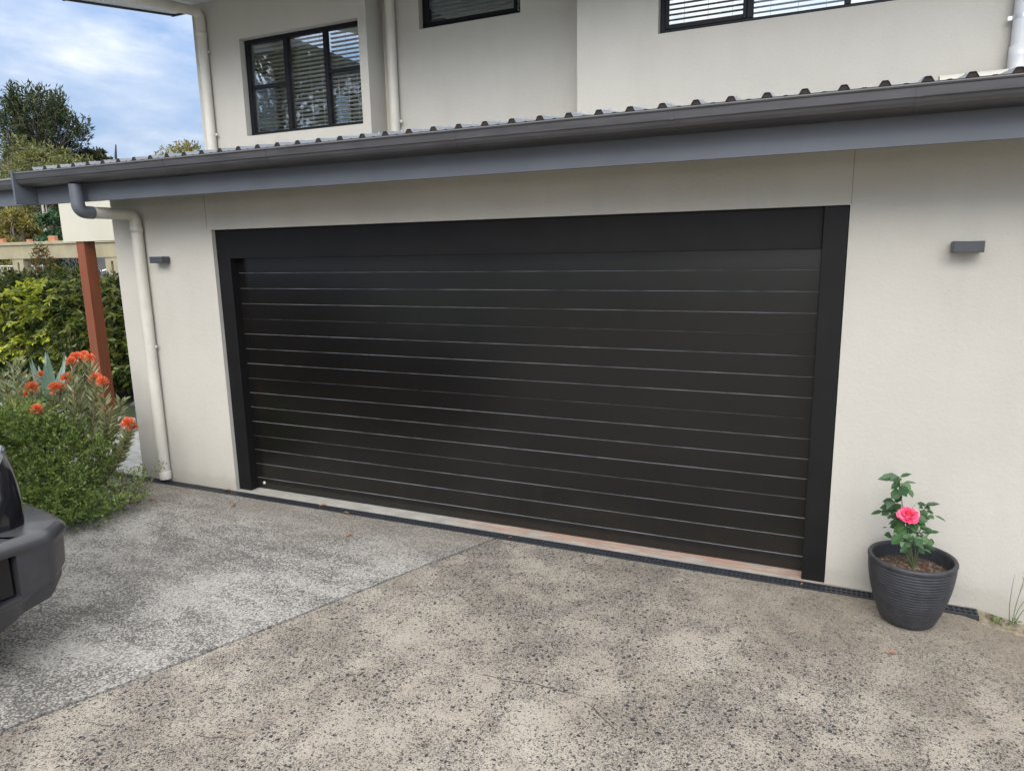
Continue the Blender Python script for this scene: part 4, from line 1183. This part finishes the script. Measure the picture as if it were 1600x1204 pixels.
def rose():
    global rng
    rng = np.random.default_rng(12); rnd.seed(12)
    t = thing('rose_plant', 'young rose bush with one pink bloom growing in the charcoal pot', 'rose', (PX, PY, PZ + .30))
    def Q(zx, zy, dy=0):     # zoom-crop pixel of the pot -> point on a plane near the pot axis
        return at(1340 + zx / 6.69, 720 + zy / 6.69, PY + dy)
    base = Vector((PX + .015, PY + .01, PZ + .29))
    st = MB(); lf = MB()
    def stem(pts, r0=.0035, r1=.002):
        pts = [Vector(p) for p in pts]; n = len(pts)
        fine = []
        for i in range(n - 1):
            for k in range(4): fine.append(pts[i].lerp(pts[i + 1], k / 4))
        fine.append(pts[-1]); m = len(fine)
        st.tube(fine, [r0 + (r1 - r0) * i / (m - 1) for i in range(m)], 6)
    stem([base, Q(505, 760, .02), Q(478, 600, .02), Q(463, 420, .0), Q(440, 240, 0), Q(425, 190, 0)])
    stem([base, Q(540, 800, -.03), Q(552, 680, -.04), Q(545, 590, -.05)], .004, .003)
    stem([base, Q(620, 780, .03), Q(700, 640, .05), Q(740, 520, .06)], .004, .0018)
    stem([base, Q(480, 800, .05), Q(420, 660, .06), Q(360, 540, .05)], .004, .0018)
    stem([base, Q(650, 860, 0), Q(720, 790, .0), Q(745, 760, .0)], .003, .0015)
    stem([base, Q(450, 860, -.04), Q(395, 800, -.06)], .003, .0015)
    # leaves: (base x, base y, tip x, tip y, width factor, dy)
    L_ = [(440,165,208,180,.42,-.02),(430,160,340,205,.75,-.03),(445,165,560,130,.35,0),(440,185,455,205,.5,0),(445,215,375,215,.4,0),(480,222,620,222,.22,.03),(435,225,350,290,.5,-.01),
          (440,255,520,375,.95,-.05),(450,235,565,300,.75,-.02),(520,290,582,382,.6,.0),(430,295,365,310,.3,.02),(440,310,350,395,.75,-.03),(440,310,400,440,.8,-.02),
          (380,415,255,420,.5,.04),(390,435,265,450,.45,.03),(400,440,300,500,.7,.0),(420,440,390,520,.8,-.03),(380,480,290,490,.55,.05),(330,500,235,485,.6,.05),(320,510,255,570,.75,.04),(260,520,137,552,.28,.05),(390,500,330,545,.6,.04),
          (620,440,720,462,.45,.04),(700,460,862,440,.3,.05),(700,480,760,495,.5,.06),(640,480,690,490,.6,.04),(650,520,730,560,.7,.05),(720,530,800,540,.75,.06),(730,570,800,600,.7,.05),(800,565,935,628,.22,.06),(650,560,720,575,.6,.03),
          (440,570,315,580,.5,.0),(450,590,380,630,.7,-.03),(430,600,470,620,.6,-.03),(430,620,320,655,.4,.02),(420,640,345,670,.6,.0),(470,620,420,690,.7,-.04),(440,660,330,690,.5,.0),
          (575,590,735,630,.7,-.02),(600,600,640,640,.6,-.03),(560,640,610,740,.95,-.05),(640,650,715,700,.75,-.02),(650,690,740,720,.6,0),(600,690,560,610,.5,-.05),(520,590,575,640,.4,-.04),
          (490,690,365,740,.7,-.04),(510,700,420,770,.95,-.06),(500,680,520,740,.8,-.05),(540,690,515,770,.8,-.06),(580,720,640,745,.7,-.04),(690,720,790,720,.5,.0),(740,740,858,740,.32,.0),(700,750,770,755,.6,.0),(640,750,690,775,.5,-.02),
          (360,790,282,770,.75,-.02),(460,770,350,870,.9,-.09),(520,780,470,800,.9,-.08),(580,790,480,800,.7,-.07),(590,800,660,840,.8,-.06),(600,830,690,880,.85,-.08),(660,800,740,850,.75,-.04),(700,830,800,870,.6,-.02),(740,830,810,850,.6,0),
          (500,850,455,900,.9,-.08),(540,850,500,900,.7,-.08),(690,880,810,910,.5,0),(700,900,830,925,.4,.02),(630,890,700,920,.6,-.05),(640,930,700,965,.8,-.07),(520,905,440,950,.6,-.06),(500,930,530,960,.6,-.06),(560,780,600,820,.6,-.05),(480,740,440,770,.6,-.04)]
    P = []; D = []; N_ = []; LL = []; WW = []
    for bx, by, tx, ty, wf, dy in L_:
        a = Q(bx, by, dy); c = Q(tx, ty, dy + rnd.uniform(-.035, .02)); d = c - a; l = d.length
        P.append(a); D.append(d); LL.append(l); WW.append(max(.018, min(.054, l * wf * 1.25)))
        N_.append(Vector((rnd.uniform(-.4, .4), -.55 + rnd.uniform(-.5, .2), .75)))
        near = min((base, Q(478, 600, .02), Q(440, 240), Q(552, 680, -.04), Q(700, 640, .05), Q(420, 660, .06), Q(720, 790)), key=lambda s_: (s_ - a).length)
        if (near - a).length < .14: st.tube([near, near.lerp(a, .5) + Vector((0, 0, .004)), a], [.0013, .0011, .0009], 4, cap=False)
    # extra leaves deeper inside for volume
    for k in range(70):
        c = Q(rnd.uniform(400, 700), rnd.uniform(560, 930), rnd.uniform(.0, .12)); P.append(c); D.append(Vector((rnd.uniform(-1, 1), rnd.uniform(-.6, 1), rnd.uniform(-.4, .3)))); LL.append(rnd.uniform(.03, .045)); WW.append(rnd.uniform(.018, .028)); N_.append(Vector((rnd.uniform(-.4, .4), -.3, .9)))
    for k in range(20):
        c = Q(rnd.uniform(290, 480), rnd.uniform(400, 700), rnd.uniform(.02, .10)); P.append(c); D.append(Vector((rnd.uniform(-1, .4), rnd.uniform(-.6, 1), rnd.uniform(-.4, .3)))); LL.append(rnd.uniform(.03, .04)); WW.append(rnd.uniform(.016, .026)); N_.append(Vector((rnd.uniform(-.4, .4), -.3, .9)))
    leaf_mesh(lf, np.array(P), np.array(D), np.array(N_), np.array(LL), np.array(WW), fold=.16, six=True, droop=.10)
    st.build('stem', M['stem'], t); lf.build('foliage', M['roseleaf'], t)
    # bloom: layered cupped petals
    f = MB(); c = Q(532, 560, -.06); ax = Vector((.02, -.42, .90)).normalized(); s1 = ax.orthogonal().normalized(); s2 = ax.cross(s1)
    for layer, (np_, R_, h0, h1, flare) in enumerate(((3, .008, -.004, .036, 0), (4, .015, -.006, .036, .002), (5, .024, -.008, .031, .006), (5, .034, -.010, .022, .011), (6, .043, -.012, .010, .014), (6, .047, -.014, -.006, .012))):
        for k in range(np_):
            an0 = 2 * math.pi * (k + layer * .41) / np_ + rnd.uniform(-.18, .18); half = math.pi / np_ * 1.25
            Rk = R_ * rnd.uniform(.86, 1.16); hk = h1 + rnd.uniform(-.004, .004)
            vs = []; U_, V_ = 8, 6
            for v in range(V_ + 1):
                vv = v / V_
                for u in range(U_ + 1):
                    uu = u / U_ * 2 - 1; an = an0 + half * uu * math.sin(math.pi * (.12 + .58 * vv))
                    tipin = 1 - .30 * uu * uu * vv
                    rad_ = Rk * (.2 + .8 * vv ** .8) * (1 - .10 * abs(uu)) + flare * max(0, vv - .7) * 2.0
                    hh = h0 + (hk - h0) * vv ** 1.3 * tipin - flare * max(0, vv - .75) * 1.6 + .0022 * math.sin(uu * 5 + k * 2) * vv
                    vs.append(c + (s1 * math.cos(an) + s2 * math.sin(an)) * rad_ + ax * hh)
            fs = [(v * (U_ + 1) + u, v * (U_ + 1) + u + 1, (v + 1) * (U_ + 1) + u + 1, (v + 1) * (U_ + 1) + u) for v in range(V_) for u in range(U_)]
            f.add(vs, fs, smooth=True)
    f.build('flower', M['rose'], t)
rose()

# ------------------------------------------------------------------ fallen leaves and litter
def litter(pts, label, mat, group):
    for i, (x, y, s_, rz, lb) in enumerate(pts):
        rnd.seed(int(x * 1000) % 997); b = MB(); vs = []; N_ = 5
        for k in range(N_ + 1):
            u = k / N_; wd = s_ * .22 * math.sin(math.pi * min(.97, u * .92 + .05)); cu = .16 * s_ * math.sin(u * 2.6)
            vs += [(s_ * (u - .5), wd, cu + wd * .5), (s_ * (u - .5), 0, cu), (s_ * (u - .5), -wd, cu + wd * .4)]
        fs = []
        for k in range(N_): fs += [(3 * k, 3 * k + 3, 3 * k + 4, 3 * k + 1), (3 * k + 1, 3 * k + 4, 3 * k + 5, 3 * k + 2)]
        b.add(vs, fs, smooth=True); o = b.build('fallen_leaf', mat); o.location = (x, y, .006); o.rotation_euler = (rnd.uniform(-.2, .2), rnd.uniform(-.1, .1), rz)
        tag(o, lb, 'leaf', group)
litter([(-5.17, 3.95, .075, .3, 'red petal on the concrete right of the green bush'), (-3.12, 3.95, .065, 1.1, 'orange red leaf lying alone on the grey concrete'),
        (-4.41, 4.11, .06, 1.7, 'pale orange leaf on the concrete near the left door jamb'), (-3.42, 4.30, .07, .1, 'orange leaf lying against the drain'),
        (-4.74, 4.37, .08, .2, 'tan leaf on the drain grate at the left jamb'), (-3.71, 4.385, .06, .6, 'small brown leaf on the drain grate'),
        (.392, 3.73, .05, .2, 'small yellow leaf on the concrete in front of the pot'), (-2.0, 4.35, .035, .5, 'tiny pale leaf on the drain grate in mid door'), (-.05, 4.36, .03, 1.0, 'tiny pale leaf on the drain grate near the right jamb')],
       '', M['dryleaf'], 'fallen leaves on the driveway')
# hairline cracks in the right slab
b = MB(); rnd.seed(14)
def crack(x, y, ang, ln, w0=.0028):
    n = int(ln / .03); pts = []
    for i in range(n + 1):
        pts.append((x, y)); ang += rnd.uniform(-.38, .38); ang *= 1; x += .03 * math.cos(ang); y += .03 * math.sin(ang)
    vs = []; 
    for i, (a, c) in enumerate(pts):
        u = i / n; wd = w0 * math.sin(math.pi * min(.98, max(.02, u))) * rnd.uniform(.5, 1.4)
        d = Vector(pts[min(i + 1, n)]) - Vector(pts[max(i - 1, 0)]); nn = Vector((-d.y, d.x)).normalized() * wd
        vs += [(a + nn.x, c + nn.y, .0022), (a - nn.x, c - nn.y, .0022)]
    b.add(vs, [(2 * i, 2 * i + 1, 2 * i + 3, 2 * i + 2) for i in range(n)])
crack(-1.55, 2.80, -.05, .75); crack(-.95, 2.78, -.35, .3); crack(-2.45, 1.90, -.05, .35, .002); crack(.2, 2.7, .4, .5, .002)
tag(b.build('concrete_cracks', simple('crack shadow', (.055, .045, .038), .95)), kind='structure')

# ------------------------------------------------------------------ beyond the hedge
YP = 11.0
a0, a1, a2 = at(100, 376, YP).z, at(100, 381, YP).z, at(100, 403, YP).z
par = thing('concrete_parapet', 'long tan concrete parapet on posts behind the hedge', 'parapet', (-17, YP, 0))
b = MB(); b.box(-27, -10.5, YP, YP + .22, a2, a1 - .002); b.build('panel', M['parapet'], par)
b = MB(); b.box(-27, -10.5, YP - .035, YP + .25, a1, a0, b=.006); b.build('coping', M['parapet'], par)
for x in (-24.6, -21.3, -18.12, -14.78, -11.4):
    b = MB()
    b.cells([x - .21, x - .03, x + .05, x + .21], [YP + .02, YP + .2], [-.14, a2 - .36, a2 - .09, a2 - .003], lambda X, Y, Z: x - .03 < X < x + .05 and a2 - .36 < Z < a2 - .09)
    b.build('post', M['parapet'], par)
for px, sz_, lb in ((83, .20, 'orange brick standing on the parapet left of the rendered beam'), (3, .16, 'pale orange brick on the parapet at the left edge'), (46, .10, 'broken bit of brick lying on the parapet')):
    q = at(px, 374, YP + .1); b = MB(); b.box(-sz_ * .5, sz_ * .5, -.05, .05, 0, sz_ * .62, b=.006); o = b.build('brick', M['brick']); o.location = (q.x, YP + .1, a0 + .001)
    tag(o, lb, 'brick', 'loose bricks on the parapet'); o.rotation_euler = (0, 0, .1)
# neighbour house below
nb = thing('neighbour_house', 'low neighbouring house with a dark tiled roof behind the parapet', 'house', (-26, 19, 0))
b = MB(); b.box(-31, -20.3, 17.6, 24, -.14, 1.35); b.build('wall', M['whitep'], nb)
b = MB()
ridge = 2.05
vs = [(-31.5, 17.2, 1.33), (-19.8, 17.2, 1.33), (-19.8, 24.4, 1.33), (-31.5, 24.4, 1.33), (-29, 19.6, ridge), (-22.3, 19.6, ridge)]
b.add(vs, [(0, 1, 5, 4), (1, 2, 5), (2, 3, 4, 5), (3, 0, 4), (3, 2, 1, 0)]); b.build('roof', M['tile'], nb)
for p_, q_ in (((-24.9, 17.15, 1.36), (-24.0, 18.4, 1.74)), ((-22.6, 17.1, 1.4), (-21.7, 18.4, 1.8)), ((-26.9, 17.1, 1.36), (-26.9, 17.1, 1.95))): b = MB(); b.tube([p_, q_], .035, 6); b.build('barge_trim', M['whitep'], nb)
# white railing glimpsed at the far left
rl = thing('white_railing', 'white patterned railing glimpsed under the parapet at the left edge', 'railing', (-19.2, 11.9, 0))
b = MB()
for z in (1.52, 1.86): b.tube([(-21, 11.9, z), (-18.6, 11.9, z)], .022, 6)
for k in range(9):
    x = -20.9 + k * .28; b.tube([(x, 11.9, 1.52), (x + .14, 11.9, 1.86)], .013, 5); b.tube([(x + .14, 11.9, 1.52), (x, 11.9, 1.86)], .013, 5)
b.build('rail_bars', M['whitep'], rl)
for x in (-21, -18.6):
    b = MB(); b.tube([(x, 11.9, -.14), (x, 11.9, 1.9)], .025, 6); b.build('rail_post', M['whitep'], rl)
# mast
m0 = at(183, 262, 26); m1 = at(181, 226, 26)
t = thing('radio_mast', 'thin dark mast rising behind the roof ridge', 'mast', (m0.x, 26, 0))
b = MB(); b.tube([(m0.x, 26, -.2), (m0.x, 26, (m0.z + m1.z) / 2), (m1.x, 26, m1.z)], [.09, .065, .03], 6); b.build('pole', M['mast'], t)
# dark bollard lamp behind the garage corner
q = at(216, 684, 5.75)
t = thing('garden_lantern', 'dark garden lantern post standing behind the garage corner', 'lantern', (-7.66, 5.82, .003))
b = MB(); b.lathe([(0, 0), (.07, 0), (.07, .02), (.045, .035), (.04, .22), (.045, .24), (.06, .25)], seg=20); b.build('post', M['lamp'], t, world=False)
b = MB(); b.lathe([(.06, .25), (.085, .262), (.088, .275), (.05, .31), (0, .325)], seg=20); b.build('cap', M['lamp'], t, world=False)

# ------------------------------------------------------------------ car (only its front corner shows)
hd = R(-13.9)
car = thing('parked_car', 'black car with a charcoal plastic bumper parked at the left edge', 'car', (-3.59, 1.25, 0))
car.rotation_euler = (0, 0, hd)       # local +x forward, +y towards the house
# bumper: stations along the front (local y) then round the corner; profile rows in z
def round_poly(pts, r, n=4):
    out = [pts[0]]
    for a, p, c in zip(pts, pts[1:], pts[2:]):
        a, p, c = Vector(a), Vector(p), Vector(c)
        u, w_ = (a - p), (c - p); k = min(r, u.length * .45, w_.length * .45)
        s0, e0 = p + u.normalized() * k, p + w_.normalized() * k
        out += [tuple(s0 * (1 - t) ** 2 + p * 2 * t * (1 - t) + e0 * t * t) for t in (i / n for i in range(n + 1))]
    return out + [pts[-1]]
def bumper():
    half = [(.035, 0.0), (.033, .30), (.028, .52), (.026, .536), (.017, .634), (.015, .650)] + round_poly([(.012, .68), (0.0, .818), (-.122, .918), (-.30, .926), (-.56, .905)], .045, 5)
    flag = lambda y: .53 < abs(y) < .64
    stn = [(x, -y) for x, y in half[::-1][:-1]] + half
    n_ = len(stn); b = MB(); V = []
    for q, (x, y) in enumerate(stn):
        p0, p1 = stn[max(0, q - 1)], stn[min(n_ - 1, q + 1)]
        t = Vector((p1[0] - p0[0], p1[1] - p0[1])).normalized(); nx, ny = t.y, -t.x
        ay = abs(y)
        if ay < .645: nx, ny = 1.0, 0.0
        def off(d):
            if ay > .72: d = min(d, .043)
            return (x - nx * d, y - ny * d)
        inner = off(.24) if ay < .67 else (x * .45 - .20, y * .80)
        taper = max(0, (ay - .45) / .47)
        zskirt = .255 + .225 * taper ** 1.2
        zf = .45 + .09 * max(0, (ay - .6) / .32)
        ins = .13 if flag(y) else 0
        pr = [(inner, .752), (off(.055), .7515), (off(.038), .7495), (off(.022), .744), (off(.010), .734), (off(.002), .720), (off(0.0), .705), (off(.003), .690),
              (off(.010), .680), (off(.014 + ins), .668), (off(.022 + ins), zf), (off(.024), zf - .008), (off(.030), zf - .020), (off(.045), zf - .034), (off(.058), zf - .050), (off(.10), zskirt), (inner, zskirt + .02)]
        V.append([(p[0], p[1], z) for p, z in pr])
    m = len(V[0]); vs = [p for r_ in V for p in r_]
    b.add(vs, [(i * m + j, (i + 1) * m + j, (i + 1) * m + j + 1, i * m + j + 1) for i in range(len(V) - 1) for j in range(m - 1)]); return b
b = bumper(); b.sm = [True] * len(b.sm)
o = b.build('bumper', M['carpl'], car, world=False)
o.data.set_sharp_from_angle(angle=R(38))
# fog lamp recesses on the bumper
for s_ in (1, -1):
    b = MB(); b.box(-.10, -.05, s_ * .585 - .10, s_ * .585 + .05, .46, .665, b=.006); f_ = b.build('fog_lamp_recess', M['carbody'], o, world=False)
# body: lofted sections front to back, local coordinates
def body():
    b = MB()
    sec = [  # x, half width, zbottom, zshoulder, ztop(hood/roof), top half width
        (-.16, .70, .46, .78, .80, .60), (-.20, .755, .44, .90, .93, .66), (-.30, .79, .42, .99, 1.035, .70), (-.50, .83, .40, 1.06, 1.10, .74), (-1.25, .90, .38, 1.10, 1.16, .78),
        (-1.55, .90, .38, 1.10, 1.17, .78), (-2.15, .90, .38, 1.10, 1.76, .64), (-2.5, .90, .38, 1.10, 1.82, .66), (-4.1, .90, .38, 1.10, 1.80, .66), (-4.55, .88, .42, 1.10, 1.70, .62), (-4.72, .84, .50, 1.08, 1.12, .70)]
    V = []
    for x, hw, zb, zs, zt, tw in sec:
        V.append([(x, -hw * .9, zb), (x, -hw, zb + .12), (x, -hw, zs - .08), (x, -hw * .97, zs), (x, -tw, zt - .02), (x, -tw * .8, zt), (x, tw * .8, zt), (x, tw, zt - .02), (x, hw * .97, zs), (x, hw, zs - .08), (x, hw, zb + .12), (x, hw * .9, zb)])
    m = len(V[0]); vs = [p for r_ in V for p in r_]
    fs = [(i * m + j, i * m + j + 1, (i + 1) * m + j + 1, (i + 1) * m + j) for i in range(len(V) - 1) for j in range(m - 1)]
    fs += [tuple(range(m)), tuple(range((len(V) - 1) * m + m - 1, (len(V) - 1) * m - 1, -1))]
    b.add(vs, fs, smooth=False); return b
bo = body().build('body', M['carbody'], car, world=False)
bo.data.polygons.foreach_set('use_smooth', [True] * len(bo.data.polygons)); bo.data.set_sharp_from_angle(angle=R(62))
for s_ in (1, -1):
    # headlight: wrapping lens at the corner with a bright rim
    def hl(grow, out, z0, z1):
        path = [(-.20, .42), (-.215, .60), (-.275, .70), (-.40, .775), (-.56, .83)]
        vs = []
        for i, (x, y) in enumerate(path):
            nx, ny = (.9, .3) if i < 2 else ((.6, .7) if i < 4 else (.15, .95))
            for z in (z0 - grow, z1 + grow):
                lean = (z - .9) * .42
                vs.append((x - lean + nx * out, s_ * (y + ny * out - (z - .9) * .05), z))
        n_ = len(path); vs2 = [(p[0] - .06, p[1] - s_ * .03, p[2]) for p in vs]
        k = len(vs); fs = [(2 * i, 2 * i + 2, 2 * i + 3, 2 * i + 1) for i in range(n_ - 1)]
        fs += [(2 * i, k + 2 * i, k + 2 * i + 2, 2 * i + 2) for i in range(n_ - 1)] + [(2 * i + 1, 2 * i + 3, k + 2 * i + 3, k + 2 * i + 1) for i in range(n_ - 1)] + [(0, 1, k + 1, k), (2 * n_ - 2, k + 2 * n_ - 2, k + 2 * n_ - 1, 2 * n_ - 1)]
        return vs + vs2, fs
    b = MB(); b.add(*hl(.012, .012, .905, 1.06)); h_ = b.build('headlight', M['chrome'], car, world=False)
    b = MB(); b.add(*hl(0, .020, .905, 1.06)); b.build('lens', M['lampglass'], h_, world=False)
b = MB()
for k in range(5): b.box(-.185, -.150, -.42, .42, .80 + k * .045, .822 + k * .045, b=.004)
b.build('grille', M['trim'], car, world=False)
ws = [(-1.62, -.73, 1.254), (-1.62, .73, 1.254), (-2.10, .60, 1.728), (-2.10, -.60, 1.728)]
b = MB(); b.add([(x - .02, y, z - .03) for x, y, z in ws] + ws, [(0, 3, 2, 1), (4, 5, 6, 7), (0, 1, 5, 4), (1, 2, 6, 5), (2, 3, 7, 6), (3, 0, 4, 7)])
b.build('windscreen', M['carglass'], car, world=False)
for s_ in (1, -1):
    for xa, xb in ((-2.0, -2.9), (-2.96, -3.8)):
        b = MB(); y0, y1 = .885 * s_, .69 * s_
        vs = [(xa, y0, 1.14), (xb, y0, 1.14), (xb, y1, 1.68), (xa - (.35 if xa > -2.5 else 0), y1, 1.68)]; vs += [(p[0], p[1] - s_ * .03, p[2]) for p in vs]
        b.add(vs, [(0, 1, 2, 3), (7, 6, 5, 4), (0, 4, 5, 1), (1, 5, 6, 2), (2, 6, 7, 3), (3, 7, 4, 0)]); b.build('side_window', M['carglass'], car, world=False)
    for x in (-1.28, -3.75):
        wh = MB(); wh.lathe([(.20, -.11), (.34, -.11), (.37, -.08), (.375, 0), (.37, .08), (.34, .11), (.20, .11)], seg=36)
        Mx = Matrix.Translation((x, s_ * .74, .375)) @ Matrix.Rotation(R(90), 4, 'X'); wh.v = [tuple(Mx @ Vector(p)) for p in wh.v]
        wo = wh.build('wheel', M['tyre'], car, world=False)
        rm = MB(); rm.lathe([(0, .06), (.05, .07), (.07, .05), (.17, .05), (.205, .10), (.205, -.10), (0, -.10)], seg=36)
        Mx2 = Mx @ Matrix.Scale(-s_, 4, (0, 0, 1)); rm.v = [tuple(Mx2 @ Vector(p)) for p in rm.v]; rm.build('rim', M['rim'], wo, world=False)

# ------------------------------------------------------------------ trees across the street, mirrored in the upper windows, plus an added sun blocker
bt = tree('street_tree', 'tall spreading tree behind the viewer mirrored in the left upper window', (-20.5, -12, 0), 12.5, 9.0, M['gum'], M['bark'], 3.2, 56, 420, .26, .12, 'round', 'trees across the street', seed=201, trunk_r=.25)
dup(bt, (-12, -15, 0), 1.9, .80, 'shorter tree across the street mirrored in the small middle window')
dup(bt, (-6.8, -18, 0), 3.6, .95, 'smallest tree across the street mirrored in the right upper window')
dup(bt, (7.0, -14, 0), .7, .9, 'unseen tree added behind the viewer on the right to shade the wall')  # added out of view to keep sun off the right wall
